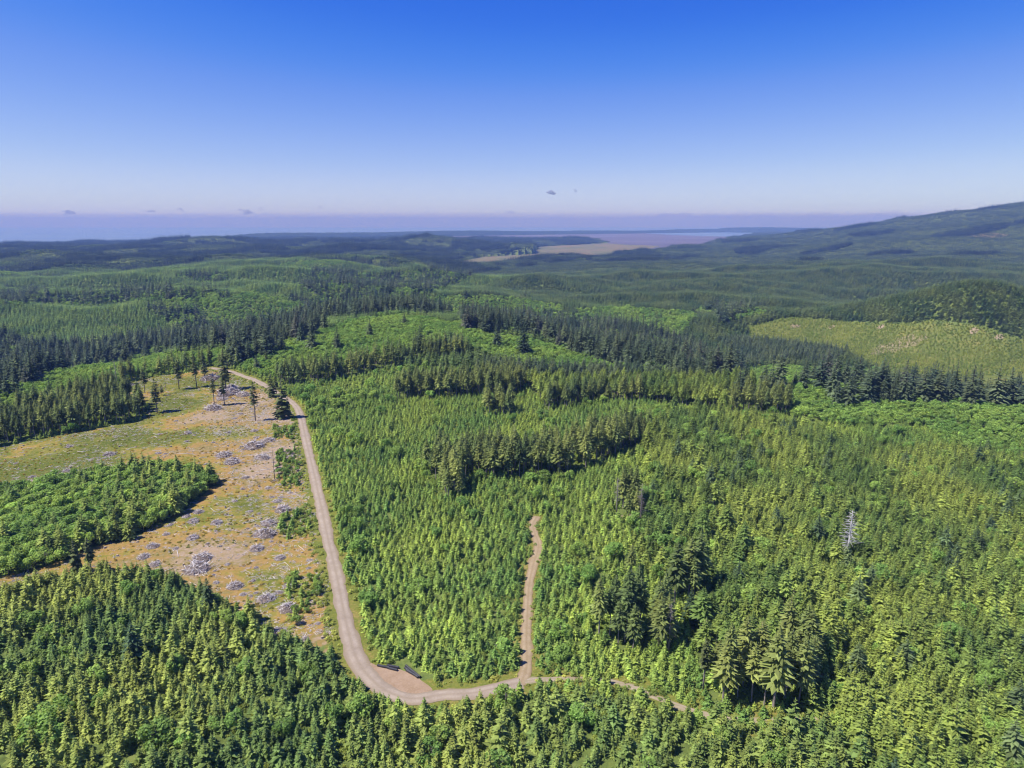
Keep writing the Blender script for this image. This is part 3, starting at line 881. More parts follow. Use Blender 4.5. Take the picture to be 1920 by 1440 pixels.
G_YOUNG = ((0.070, 0.112, 0.027), (0.142, 0.172, 0.034))
G_CORNER = ((0.064, 0.094, 0.026), (0.130, 0.146, 0.033))
G_OLDER = ((0.060, 0.090, 0.022), (0.125, 0.145, 0.030))
G_MATURE = ((0.052, 0.072, 0.024), (0.108, 0.118, 0.032))
G_OLD = ((0.030, 0.044, 0.024), (0.062, 0.074, 0.034))
G_BROAD = ((0.070, 0.118, 0.026), (0.120, 0.160, 0.034))
G_PLAIN = ((0.032, 0.052, 0.020), (0.066, 0.080, 0.026))
G_SHRUB = ((0.08, 0.11, 0.025), (0.19, 0.19, 0.045))

R_ = RNG
def pick(n, lo, hi): return R_.integers(lo, hi, n).astype(float)

# young plantation, near to 950 m
for (s, y0, y1, lo, hi) in [(2.4, 95, 470, 0, 5), (2.8, 470, 1000, 5, 9)]:
    x, y = grid(s, y0, y1)
    Z, z, u, v, d = zone(x, y)
    for zt, g, hh, ww, keep, sd in [(ZY, G_YOUNG, (2.7, 4.9), (1.15, 1.65), .95, 1), (ZT, G_CORNER, (3.8, 7.4), (1.0, 1.45), .76, 2), (ZR, G_OLDER, (4.6, 8.4), (1.0, 1.4), .78, 3)]:
        q = (Z == zt) & (R_.random(len(x)) < keep)
        n = int(q.sum())
        if not n: continue
        h_ = R_.uniform(*hh, n) * (1 + .08 * N45(x[q], y[q])) * np.where(R_.random(n) < .06, 1.4, 1) * np.where(R_.random(n) < .12, .65, 1)
        KY.add(x[q], y[q], z[q] - .15, h_, h_ * R_.uniform(*ww, n), tints(x[q], y[q], *g, seed=sd), pick(n, lo, hi))
    q = (Z == ZM) & (R_.random(len(x)) < .30); n = int(q.sum())
    if n:
        h_ = R_.uniform(2.0, 5.0, n)
        KY.add(x[q], y[q], z[q] - .15, h_, h_ * R_.uniform(1.1, 1.5, n), tints(x[q], y[q], *G_YOUNG, seed=31), pick(n, lo, hi))
    # broadleaf volunteers among them
    q = ((Z == ZY) | (Z == ZT) | (Z == ZR)) & (R_.random(len(x)) < np.where(Z == ZY, .012, .022) + .04 * (Npatch2(x, y) > 1.1) + .08 * (Ntint(x, y) > 1.6))
    n = int(q.sum())
    h_ = R_.uniform(4.0, 7.5, n)
    KB.add(x[q], y[q], z[q] - .15, h_, h_ * R_.uniform(1.0, 1.5, n), tints(x[q], y[q], *G_BROAD, seed=4), pick(n, *((0, 4) if lo == 0 else (4, 8))))
    # dark taller conifers standing out
    q = ((Z == ZR) | (Z == ZT)) & (R_.random(len(x)) < np.where(Z == ZT, .004, .009))
    n = int(q.sum())
    h_ = R_.uniform(9, 13, n)
    KO.add(x[q], y[q], z[q] - .15, h_, h_ * 1.25, tints(x[q], y[q], (.036, .056, .026), (.07, .09, .034), seed=5), pick(n, 0, 4))

# replanted hill on the right
x, y = grid(2.8, 750, 1350)
Z, z, u, v, d = zone(x, y)
q = (Z == ZS) & (R_.random(len(x)) < .85)
n = int(q.sum()); h_ = R_.uniform(1.7, 3.4, n)
KY.add(x[q], y[q], z[q] - .1, h_, h_ * R_.uniform(1.4, 2.1, n), tints(x[q], y[q], (.068, .098, .018), (.128, .138, .026), seed=6), pick(n, 5, 9))

# mature stands
for (s, y0, y1, lo, hi) in [(4.3, 100, 520, 0, 5), (4.8, 520, 1500, 5, 9)]:
    x, y = grid(s, y0, y1)
    Z, z, u, v, d = zone(x, y)
    q = (Z == ZM) & (R_.random(len(x)) < .80); n = int(q.sum())
    h_ = R_.uniform(12, 21.5, n) * np.where(u[q] < 460, .9, 1) * np.where(v[q] > 1000, 1.1, 1)
    KM.add(x[q], y[q], z[q] - .3, h_, h_ * R_.uniform(.95, 1.3, n), tints(x[q], y[q], *G_MATURE, seed=7), pick(n, lo, hi))
    q = (Z == ZN) & (R_.random(len(x)) < .85) | (Z == ZR) & (R_.random(len(x)) < .05 * (u < 1600)); n = int(q.sum())
    h_ = R_.uniform(10.5, 15.5, n)
    KM.add(x[q], y[q], z[q] - .3, h_, h_ * R_.uniform(1.15, 1.6, n), np.where((v[q] < 720)[:, None], tints(x[q], y[q], *G_OLD, seed=28) * 1.2, tints(x[q], y[q], *G_OLDER, seed=27)), pick(n, lo, hi))
    q = (Z == ZL) & (R_.random(len(x)) < np.where(u > 180 + 60 * Ntint(x, y), .55, .10)); n = int(q.sum())
    h_ = R_.uniform(8, 13, n)
    KO.add(x[q], y[q], z[q] - .3, h_, h_ * R_.uniform(1.2, 1.5, n), tints(x[q], y[q], *G_CORNER, seed=8), pick(n, 0, 4))
x, y = grid(3.3, 180, 520)
Z, z, u, v, d = zone(x, y)
q = (Z == ZL) & (R_.random(len(x)) < .85); n = int(q.sum())
h_ = R_.uniform(5, 8, n)
KB.add(x[q], y[q], z[q] - .3, h_, h_ * R_.uniform(1.0, 1.35, n), tints(x[q], y[q], (.075, .12, .028), (.13, .17, .035), seed=9), pick(n, 0, 4))

# broadleaf woods and big dark conifers of the valleys
for (s, y0, y1) in [(3.3, 250, 1000), (5.6, 1000, 2300)]:
    x, y = grid(s, y0, y1)
    Z, z, u, v, d = zone(x, y)
    q = ((Z == ZB) & (R_.random(len(x)) < .93)) | ((Z == ZO) & (R_.random(len(x)) < .7)); n = int(q.sum())
    h_ = R_.uniform(3.6, 5.8, n) * (1 + .12 * N90(x[q], y[q])) * (s / 3.3) ** .6
    KB.add(x[q], y[q], z[q] - .3, h_, h_ * R_.uniform(1.0, 1.45, n), tints(x[q], y[q], *G_BROAD, seed=10), pick(n, 4, 8))
for (s, y0, y1, lo, hi) in [(8.0, 450, 1050, 0, 4), (9.5, 1050, 2600, 4, 8)]:
    x, y = grid(s, y0, y1)
    Z, z, u, v, d = zone(x, y)
    q = (Z == ZO) & (R_.random(len(x)) < np.clip(.62 + .4 * Ntint(x * .8, y * .8), .12, .97)) | (Z == ZB) & (R_.random(len(x)) < .014); n = int(q.sum())
    row_ = (u > 1350) & (v > 685) & (v < 840)
    q &= ~row_ | (R_.random(len(x)) < .6)
    n = int(q.sum()); row_ = row_[q]
    h_ = R_.uniform(16, 29, n) * np.where(R_.random(n) < .3, .7, 1) * np.where(row_, 1.1, 1)
    t_ = tints(x[q], y[q], *G_OLD, seed=11)
    grey = (Ntint(x[q], y[q]) + .6 * R_.standard_normal(n) > 1.5)
    t_[grey] = t_[grey] * .4 + np.array([.13, .12, .11]) * .6            # lichen-grey ageing crowns
    KO.add(x[q], y[q], z[q] - .4, h_, h_ * R_.uniform(1.0, 1.4, n), t_, pick(n, lo, hi))

# plantations of the middle distance
for (s, y0, y1) in [(4.6, 420, 1400), (6.2, 1400, 2600)]:
    x, y = grid(s, y0, y1)
    Z, z, u, v, d = zone(x, y)
    q = (Z == ZP) & (R_.random(len(x)) < .95); n = int(q.sum())
    h_ = R_.uniform(8, 12.5, n) * (s / 5.0) ** .4
    plain = sm(-350, 250, x[q] + 160 * N220(x[q], y[q]))[:, None]
    t_ = plain * tints(x[q], y[q], *G_PLAIN, seed=12) + (1 - plain) * ( tints(x[q], y[q], (.056, .092, .027), (.102, .132, .032), seed=13))
    KY.add(x[q], y[q], z[q] - .2, h_, h_ * R_.uniform(1.05, 1.4, n) * (s / 5.0) ** .5, t_, pick(n, 5, 9))

# far country in clumps
for (s, y0, y1, base) in [(18, 2300, 4600, 0), (31, 4600, 9000, 9)]:
    x, y = grid(s, y0, y1, 0.95)
    Z, z, u, v, d = zone(x, y)
    for zt, g, off, sd in [(ZP, ((.018, .030, .014), (.040, .050, .018)), 0, 14), (ZO, ((.012, .020, .012), (.026, .032, .016)), 3, 15), (ZB, ((.035, .055, .018), (.06, .075, .022)), 6, 16)]:
        q = (Z == zt) & ((d > 2550) if zt != ZB else (d > 2250)) & (z > SEA + .5); n = int(q.sum())
        if n: KF.add(x[q], y[q], z[q] - .8, R_.uniform(.85, 1.2, n), R_.uniform(.95, 1.15, n), tints(x[q], y[q], *g, spread=.24, seed=sd), base + off + pick(n, 0, 3))

# shrubs: verges, clearcut, under the mature edges
x, y = grid(1.9, 95, 560)
Z, z, u, v, d = zone(x, y)
dr, ds, dt = dist_to(ROAD, x, y), dist_to(SIDE, x, y), dist_to(TRACK, x, y)
onr = (dr < 3.3) | (ds < 0.9) | (dt < 1.6) | pip(x, y, [tuple(p) for p in TURN])
verge = (((dr < 7.5) | (ds < 6.0) | (dt < 2.6)) & ~onr)
leftstrip = (dr < 17) & (Z == ZC) & (v > 800) & (Ntint(x, y) > -.25)
tall = leftstrip & (R_.random(len(x)) < .5)
q = (verge & (R_.random(len(x)) < .55)) | (leftstrip & (R_.random(len(x)) < .7)); q &= ~onr
n = int(q.sum()); h_ = R_.uniform(.6, 1.5, n)
KS.add(x[q], y[q], z[q] - .1, h_, h_ * R_.uniform(1, 1.5, n), tints(x[q], y[q], *G_SHRUB, seed=17), pick(n, 0, 4))
q = tall & ~onr & (R_.random(len(x)) < .5) & (dr > 5.5)
n = int(q.sum()); h_ = R_.uniform(1.4, 3.2, n)
KB.add(x[q], y[q], z[q] - .1, h_, h_ * R_.uniform(1.1, 1.5, n), tints(x[q], y[q], (.07, .11, .026), (.12, .155, .03), seed=18), pick(n, 0, 4))
q = tall & ~onr & (R_.random(len(x)) < .18) & (dr > 6)
n = int(q.sum()); h_ = R_.uniform(3.0, 5.5, n)
KY.add(x[q], y[q], z[q] - .1, h_, h_ * R_.uniform(1.1, 1.4, n), tints(x[q], y[q], *G_YOUNG, seed=19), pick(n, 0, 5))
q = (Z == ZC) & ~verge & ~onr & (R_.random(len(x)) < .16 + .25 * (Ntint(x, y) > .2))
n = int(q.sum()); h_ = R_.uniform(.25, .8, n)
KS.add(x[q], y[q], z[q] - .08, h_, h_ * R_.uniform(1, 1.8, n), tints(x[q], y[q], (.075, .085, .016), (.20, .125, .03), seed=20), pick(n, 0, 4))
q = ((Z == ZY) | (Z == ZM) | (Z == ZT) | (Z == ZR) | (Z == ZN)) & (R_.random(len(x)) < .30)
n = int(q.sum()); h_ = R_.uniform(.7, 1.8, n)
KS.add(x[q], y[q], z[q] - .1, h_, h_ * R_.uniform(1, 1.5, n), tints(x[q], y[q], (.065, .095, .022), (.13, .145, .03), seed=21), pick(n, 0, 4))

exec_order = None
# ------------------------------------------------------------------ individuals first, the rest of each kind as one mass
def take_largest(K, n, ok_idx, hmin=0.0, shows=None):
    """the n plants of a kind that show largest, removed from the mass"""
    A = K.all()
    x, y, z = A[:, 0], A[:, 1], A[:, 2]
    u, v = project(x, y, z + A[:, 5] * .6)
    ub, vb = project(x, y, z)
    sz = A[:, 5] / np.hypot(np.hypot(x, y), z - CAM_Z)
    good = (u > 8) & (u < 1912) & (v < 1352) & (v > 430) & (A[:, 6] < ok_idx) & (A[:, 5] > hmin)
    score = np.where(good, sz, -1)
    order = np.argsort(-score)[:n]
    order = order[score[order] > 0]
    keep = np.ones(len(A), bool); keep[order] = False
    K.rows = [A[keep]]
    return A[order]

def place_tree(name, row, protos, label, cat, group):
    x, y, z, rot, w_, h_, idx, r, g, b = row
    t = empty(name, (x, y, z), rot, (w_, w_, h_))
    tag(t, label, cat, group)
    cr, tr = protos[int(idx) % len(protos)]
    obj('trunk', tr, t)
    c_ = obj('crown', cr, t)
    c_['tint'] = [float(r), float(g), float(b)]
    return t

def where_young(u, v, x, y):
    if v > 1100 and (u < 700 or v > 1310) and u < 690:
        return 'young conifer in the dense stand below the clearcut, bottom-left corner', 'conifers in the corner stand'
    if u < 900:
        return 'young conifer in the strip below the road bend', 'conifers below the road bend'
    if u < 1330:
        return 'young conifer in the strip below the overgrown road', 'conifers below the overgrown road'
    if u < 1620: return 'young conifer right beside the bottom-right mature clump', 'conifers beside the bottom-right clump'
    return 'young conifer in the bottom-right corner of the hillside', 'conifers of the bottom-right corner'

for row in take_largest(KY, 300, 5):
    ub, vb = project(row[0], row[1], row[2])
    lab, grp = where_young(ub, vb, row[0], row[1])
    place_tree('young_conifer', row, YOUNG, lab, 'conifer', grp)

def where_mature(u, v):
    if v > 1230 and u > 1290: return 'tall mature conifer in the bottom-right clump beside the overgrown road', 'conifers of the bottom-right clump'
    if v > 1145 and u < 1300: return 'tall bare-trunked conifer in the clump right of the dirt track', 'conifers of the clump right of the dirt track'
    if v > 1060: return 'tall conifer in the small shaded group on the hillside right of the track', 'conifers of the small hillside group'
    if u < 450: return 'tall slim conifer in the stand bordering the upper left of the clearcut', 'conifers bordering the clearcut'
    if v > 930 and u > 1100: return 'tall conifer among grey dead tops above the end of the dirt track', 'conifers among the grey dead tops'
    if v > 800 and u < 900: return 'mature conifer at the left end of the dark island in the plantation', 'conifers at the left end of the plantation island'
    if v > 800 and u < 1060: return 'mature conifer in the middle of the dark island in the plantation', 'conifers in the middle of the plantation island'
    if v > 790: return 'mature conifer at the right end of the dark island in the plantation', 'conifers at the right end of the plantation island'
    return 'mature conifer in the dark row at the far edge of the plantation', 'conifers of the far plantation edge'

for row in take_largest(KM, 300, 5):
    ub, vb = project(row[0], row[1], row[2])
    lab, grp = where_mature(ub, vb)
    place_tree('mature_conifer', row, MATURE, lab, 'conifer', grp)

def where_broad(u, v):
    if u < 150 and 860 < v < 1095: return 'rounded broadleaf tree at the picture-edge end of the leafy stand inside the clearcut', 'broadleaf trees at the outer end of the leafy stand'
    if u < 440 and 860 < v < 1095: return 'rounded broadleaf tree at the pointed inner half of the leafy stand in the clearcut', 'broadleaf trees at the inner half of the leafy stand'
    if v > 1060 and u < 690: return 'rounded bright green broadleaf tree among the corner conifers', 'broadleaf trees among the corner conifers'
    if u < 1000: return 'small broadleaf tree beside the road or among the central young conifers', 'broadleaf trees of the central plantation'
    if u < 1400: return 'rounded light green broadleaf tree among conifers just right of the track', 'broadleaf trees right of the track'
    return 'rounded light green broadleaf tree on the far right hillside', 'broadleaf trees of the right hillside'

for row in take_largest(KB, 300, 4, 3.0):
    ub, vb = project(row[0], row[1], row[2])
    lab, grp = where_broad(ub, vb)
    place_tree('broadleaf_tree', row, BROAD, lab, 'tree', grp)

def where_old(u, v):
    if u < 440 and v < 1095: return 'dark conifer in the leafy stand inside the clearcut', 'dark conifers inside the clearcut'
    if u < 700: return 'tall dark conifer rising above the corner stand', 'dark conifers of the corner stand'
    if v > 830: return 'tall dark conifer rising above the right-hand hillside plantation', 'dark conifers of the hillside'
    if u < 600: return 'large dark conifer in the left valley behind the clearcut', 'dark conifers of the left valley'
    if u < 960: return 'large dark conifer in the valley just behind the green dome', 'dark conifers behind the green dome'
    if u < 1340: return 'large dark conifer in the central valley right of the green dome', 'dark conifers of the central valley'
    if u < 1640: return 'large dark conifer in the valley row below the left of the replanted hill', 'dark conifers below the replanted hill'
    return 'large dark conifer in the valley row at the far right', 'dark conifers of the valley at far right'

for row in take_largest(KO, 300, 4):
    ub, vb = project(row[0], row[1], row[2])
    lab, grp = where_old(ub, vb)
    place_tree('dark_conifer', row, OLD, lab, 'conifer', grp)

def mass(name, K, protos, label):
    A = K.all()
    col = bpy.data.collections.new(name + '_shapes')
    for i, me in enumerate(protos):
        col.objects.link(bpy.data.objects.new('%s_%02d' % (name, i), me))
    me = bpy.data.meshes.new(name)
    n = len(A)
    me.vertices.add(n)
    me.vertices.foreach_set('co', A[:, :3].astype(np.float32).ravel())
    def attr(nm, typ, field, arr):
        a = me.attributes.new(nm, typ, 'POINT')
        a.data.foreach_set(field, arr.ravel())
    attr('turn', 'FLOAT_VECTOR', 'vector', np.column_stack([RNG.normal(0, .035, n), RNG.normal(0, .035, n), A[:, 3]]).astype(np.float32))
    attr('size', 'FLOAT_VECTOR', 'vector', A[:, [4, 4, 5]].astype(np.float32))
    attr('shape', 'INT', 'value', A[:, 6].astype(np.int32))
    attr('tint', 'FLOAT_COLOR', 'color', np.column_stack([A[:, 7:10], np.ones(n)]).astype(np.float32))
    o = obj(name, me)
    g = bpy.data.node_groups.new(name, 'GeometryNodeTree')
    g.interface.new_socket('Geometry', in_out='INPUT', socket_type='NodeSocketGeometry')
    g.interface.new_socket('Geometry', in_out='OUTPUT', socket_type='NodeSocketGeometry')
    gi, go = g.nodes.new('NodeGroupInput'), g.nodes.new('NodeGroupOutput')
    ip = g.nodes.new('GeometryNodeInstanceOnPoints')
    ci = g.nodes.new('GeometryNodeCollectionInfo')
    ci.inputs['Collection'].default_value = col
    ci.inputs['Separate Children'].default_value = True
    ci.inputs['Reset Children'].default_value = True
    ip.inputs['Pick Instance'].default_value = True
    def named(nm, typ):
        a = g.nodes.new('GeometryNodeInputNamedAttribute')
        a.data_type = typ
        a.inputs['Name'].default_value = nm
        return [s_ for s_ in a.outputs if s_.name == 'Attribute' and s_.enabled][0]
    g.links.new(gi.outputs[0], ip.inputs['Points'])
    g.links.new(ci.outputs[0], ip.inputs['Instance'])
    g.links.new(named('shape', 'INT'), ip.inputs['Instance Index'])
    g.links.new(named('turn', 'FLOAT_VECTOR'), ip.inputs['Rotation'])
    g.links.new(named('size', 'FLOAT_VECTOR'), ip.inputs['Scale'])
    g.links.new(ip.outputs[0], go.inputs[0])
    md = o.modifiers.new('scatter', 'NODES')
    md.node_group = g
    tag(o, label, 'forest', kind='stuff')
    print(name, n)
    return o

mass('young_conifer_forest', KY, [joined(p) for p in YOUNG] + YOUNG_LOW, 'dense young conifers covering the plantations')
mass('mature_conifer_forest', KM, [joined(p) for p in MATURE] + [joined((c_, MATURE[i][1])) for i, c_ in enumerate(MATURE_LOW)], 'mature conifer stands at the plantation edges')
mass('dark_conifer_forest', KO, [joined(p) for p in OLD] + OLD_LOW, 'big dark conifers filling the valleys')
mass('broadleaf_woods', KB, [joined(p) for p in BROAD] + BROAD_LOW, 'light green broadleaf woods')
mass('undergrowth', KS, SHRUB, 'low shrubs on verges and clearcut')
far_p = []
for n_, size, hs in [(9, 24, 1.0), (16, 42, 1.25)]:
    for j in range(3): far_p.append(clump(700 + j, TINY_CON, n_, size, (8 * hs, 13 * hs)))
    for j in range(3): far_p.append(clump(720 + j, TINY_OLD, n_ - 2, size, (17 * hs, 27 * hs)))
    for j in range(3): far_p.append(clump(740 + j, TINY_BROAD, n_, size, (6 * hs, 11 * hs)))
mass('distant_forest', KF, far_p, 'distant wooded hills')

# ------------------------------------------------------------------ things on the clearcut
def lone_trunk(name, seed, r0, mat, stubs=26, lo=.12, hi=.95, ln=.05):
    rg = random.Random(seed)
    mb = MB()
    tube(mb, [(0, 0, -.02), (.004, .002, .3), (-.003, .006, .65), (.004, .0, .985)], [r0 * 1.3, r0 * .95, r0 * .6, r0 * .12], 7)
    for i in range(stubs):
        z = rg.uniform(lo, hi); az = rg.uniform(0, 6.28); L_ = ln * rg.uniform(.4, 1.3) * (1.15 - z * .8)
        tube(mb, [(0, 0, z), (math.cos(az) * L_ * .6, math.sin(az) * L_ * .6, z - L_ * .05), (math.cos(az) * L_, math.sin(az) * L_, z - L_ * rg.uniform(-.1, .35))], [r0 * .22, r0 * .15, r0 * .05], 4)
    return mb.mesh(name, mat, True)

SCRAG = [conifer_crown(800 + i, [.13, .145, .11, .16][i], [.40, .34, .46, .26][i], 22, 8, .35, .5, .35, True, .4, .22, .30).mesh('scraggly_crown', M_NEEDLE) for i in range(4)]
FULLC = [conifer_crown(820 + i, [.20, .16][i], [.10, .14][i], 15, 8, .7, .35, .35, True, .2, .08, .42).mesh('full_crown', M_NEEDLE) for i in range(2)]
LTR = [lone_trunk('lone_trunk', 830 + i, .0125, M_BARK, 24, .15, .6, .05) for i in range(3)]
SNAG = [lone_trunk('snag_trunk', 840 + i, .0085, M_BARK, 70, .2, .97, .085) for i in range(2)]
GSNAG = [lone_trunk('grey_trunk', 860 + i, .012, M_BARK, 90, .3, .97, .16) for i in range(3)]
WSNAG = [lone_trunk('bleached_trunk', 850 + i, .019, M_DEAD, 120, .22, .96, .24) for i in range(2)]

def lone(name, px, top_v, kind, label, tint=(.13, .155, .06)):
    x, y, z = hit(*px)
    u0, v0 = project(np.array(x), np.array(y), np.array(z))
    h_ = 1.0
    for hh in np.arange(4, 45, .25):                      # height that brings the tip to the row seen in the photograph
        if project(np.array(x), np.array(y), np.array(z + hh))[1] <= top_v:
            h_ = hh; break
    rg = random.Random(int(px[0] * 7 + px[1]))
    t = empty(name, (x, y, z - .1), rg.uniform(0, 6.28), (h_ * rg.uniform(.92, 1.1),) * 2 + (h_,))
    tag(t, label, 'tree')
    if kind == 'snag': obj('trunk', SNAG[rg.randrange(2)], t)
    elif kind == 'grey': obj('trunk', GSNAG[rg.randrange(3)], t)
    elif kind == 'white': obj('trunk', WSNAG[rg.randrange(2)], t)
    else:
        obj('trunk', LTR[rg.randrange(3)], t)
        c_ = obj('crown', (FULLC if kind == 'full' else SCRAG)[rg.randrange(2 if kind == 'full' else 4)], t)
        c_['tint'] = list(tint)
    return t

LONE = [
    ('lone_conifer', (272, 737), 690, 'scrag', 'thin scraggly conifer at the upper left corner of the clearcut'),
    ('dead_snag', (311, 729), 702, 'snag', 'short bare snag left of the clearcut seed trees'),
    ('lone_conifer', (336, 730), 675, 'scrag', 'tall seed tree with bushy top, leftmost of the three on the upper clearcut'),
    ('lone_conifer', (369, 726), 664, 'scrag', 'tall seed tree with dark top, middle of the three on the upper clearcut'),
    ('lone_conifer', (384, 711), 664, 'scrag', 'tall seed tree rightmost and highest on the upper clearcut'),
    ('lone_conifer', (295, 774), 710, 'scrag', 'leafy leaning conifer alone below the corner of the dense stand'),
    ('lone_conifer', (304, 742), 719, 'scrag', 'short conifer beside the leafy one at the stand corner'),
    ('lone_conifer', (402, 760), 706, 'scrag', 'green-topped conifer standing in the pale slash left of the road'),
    ('dead_snag', (410, 727), 702, 'snag', 'bare snag just above the large pale slash field'),
    ('lone_conifer', (421, 759), 702, 'scrag', 'very thin conifer at the lower edge of the pale slash field'),
    ('lone_conifer', (424, 732), 655, 'scrag', 'tallest seed tree standing where the road leaves the clearcut'),
    ('dead_snag', (431, 731), 676, 'snag', 'bare twin trunk beside the tallest seed tree'),
    ('lone_conifer', (479, 789), 717, 'scrag', 'seed tree with bare trunk and bushy top alone left of the road'),
    ('dead_snag', (483, 762), 731, 'snag', 'thin snag behind the lone bushy-topped seed tree'),
    ('roadside_conifer', (510, 744), 694, 'full', 'dark narrow conifer at the upper road bend'),
    ('roadside_conifer', (519, 744), 699, 'scrag', 'slim conifer touching the dark narrow one at the upper road bend'),
    ('roadside_conifer', (531, 784), 700, 'full', 'tall dark conifer shading the road below the upper bend'),
    ('roadside_conifer', (541, 782), 740, 'full', 'low bushy conifer at the foot of the tall roadside conifer'),
    ('dead_snag', (515, 899), 832, 'snag', 'tall thin dead snag among slash piles near the road'),
    ('lone_conifer', (145, 1074), 1010, 'full', 'full dark conifer above the corner stand, left of a pair'),
    ('lone_conifer', (172, 1074), 1006, 'scrag', 'open-crowned conifer above the corner stand, right of a pair'),
    ('dead_tree', (220, 724), 675, 'grey', 'grey dead tree in the edge of the stand left of the clearcut'),
    ('lone_conifer', (500, 682), 657, 'scrag', 'single dark conifer on the green slope above the upper road'),
    ('bleached_snag', (1588, 1044), 954, 'white', 'large bleached white dead tree on the right-hand hillside'),
    ('dead_tree', (1156, 968), 893, 'grey', 'grey dead top standing left in the clump above the track end'),
    ('dead_tree', (1201, 982), 905, 'grey', 'grey dead top standing right in the clump above the track end'),
    ('dead_tree', (1318, 1298), 1196, 'scrag', 'pale slim tree at the left edge of the bottom-right clump'),
    ('dead_tree', (1253, 1228), 1130, 'grey', 'grey dead tree at the right end of the bare-trunked clump'),
]
for a in LONE: lone(*a)

def stick(rg, mb, c_, L_, r_, tilt=.35, sides=4):
    az = rg.uniform(0, 6.28); el = rg.uniform(-tilt, tilt)
    d = Vector((math.cos(az) * math.cos(el), math.sin(az) * math.cos(el), math.sin(el)))
    c_ = Vector(c_)
    bend = Vector((rg.uniform(-.06, .06), rg.uniform(-.06, .06), rg.uniform(-.03, .03))) * L_
    tube(mb, [c_ - d * L_ * .5, c_ + bend, c_ + d * L_ * .5], [r_, r_ * .85, r_ * .45], sides)

def pile_shapes(seed, n=150):
    """a mound of grey limbs about one unit in radius"""
    rg = random.Random(seed)
    tangle = MB()
    for i in range(n):
        a = rg.uniform(0, 6.28); q = math.sqrt(rg.random())
        hgt = .34 * (1 - q * q) * rg.uniform(.5, 1.1) + .02
        stick(rg, tangle, (math.cos(a) * q * .85, math.sin(a) * q * .85, hgt), rg.uniform(.25, .8), rg.uniform(.008, .02), .5, 3)
    mound = MB()
    V, Fc = [], []
    N_ = 12
    for r in range(4):
        for j in range(N_):
            a = 6.283 * j / N_
            q = [1.0, .75, .45, .15][r] * rg.uniform(.85, 1.12)
            V.append((math.cos(a) * q * .9, math.sin(a) * q * .9, [-.06, .12, .24, .28][r] * rg.uniform(.8, 1.2)))
    for r in range(3):
        for j in range(N_):
            Fc.append((r * N_ + j, r * N_ + (j + 1) % N_, (r + 1) * N_ + (j + 1) % N_, (r + 1) * N_ + j))
    Fc.append(tuple(range(3 * N_, 4 * N_)))
    mound.add(V, Fc)
    logs = []
    for i in range(5):
        m_ = MB(); a = rg.uniform(0, 6.28); q = rg.uniform(.1, .6)
        stick(rg, m_, (math.cos(a) * q, math.sin(a) * q, .30 - .22 * q + .04), rg.uniform(.55, 1.0), rg.uniform(.02, .036), .18, 6)
        logs.append(m_.mesh('slash_log', M_SLASH, True))
    return tangle.mesh('branch_tangle', M_SLASH), mound.mesh('debris_mound', M_DEBRIS, False), logs
PILES = [pile_shapes(900 + i) for i in range(6)]

def part_of_cut(u, v):
    if v > 985: return 'lower clearcut among the slash piles'
    if v > 860 and u > 380: return 'clearcut between leafy stand and road'
    if v < 780: return 'upper clearcut under the seed trees'
    if u < 250: return 'clearcut below the dense left stand'
    return 'green middle of the clearcut'

def slash_pile(u, v, wpx, label, group=None, name='slash_pile', hfac=1.0):
    x, y, z = hit(u, v)
    rg = random.Random(int(u * 31 + v))
    depth = y * CP - (z - CAM_Z) * SP
    R = wpx / F * depth * .62
    t = empty(name, (x, y, z - .02), rg.uniform(0, 6.28), (R * rg.uniform(.85, 1.15), R * rg.uniform(.85, 1.15), max(R * 1.25, 1.6) * hfac))
    tag(t, label, 'slash pile', group)
    tg, md_, lg = PILES[rg.randrange(6)]
    obj('debris_mound', md_, t)
    o = obj('branch_tangle', tg, t); o['kind'] = 'stuff'
    for l_ in lg[: (5 if wpx > 16 else 3)]: obj('log', l_, t)
    return t

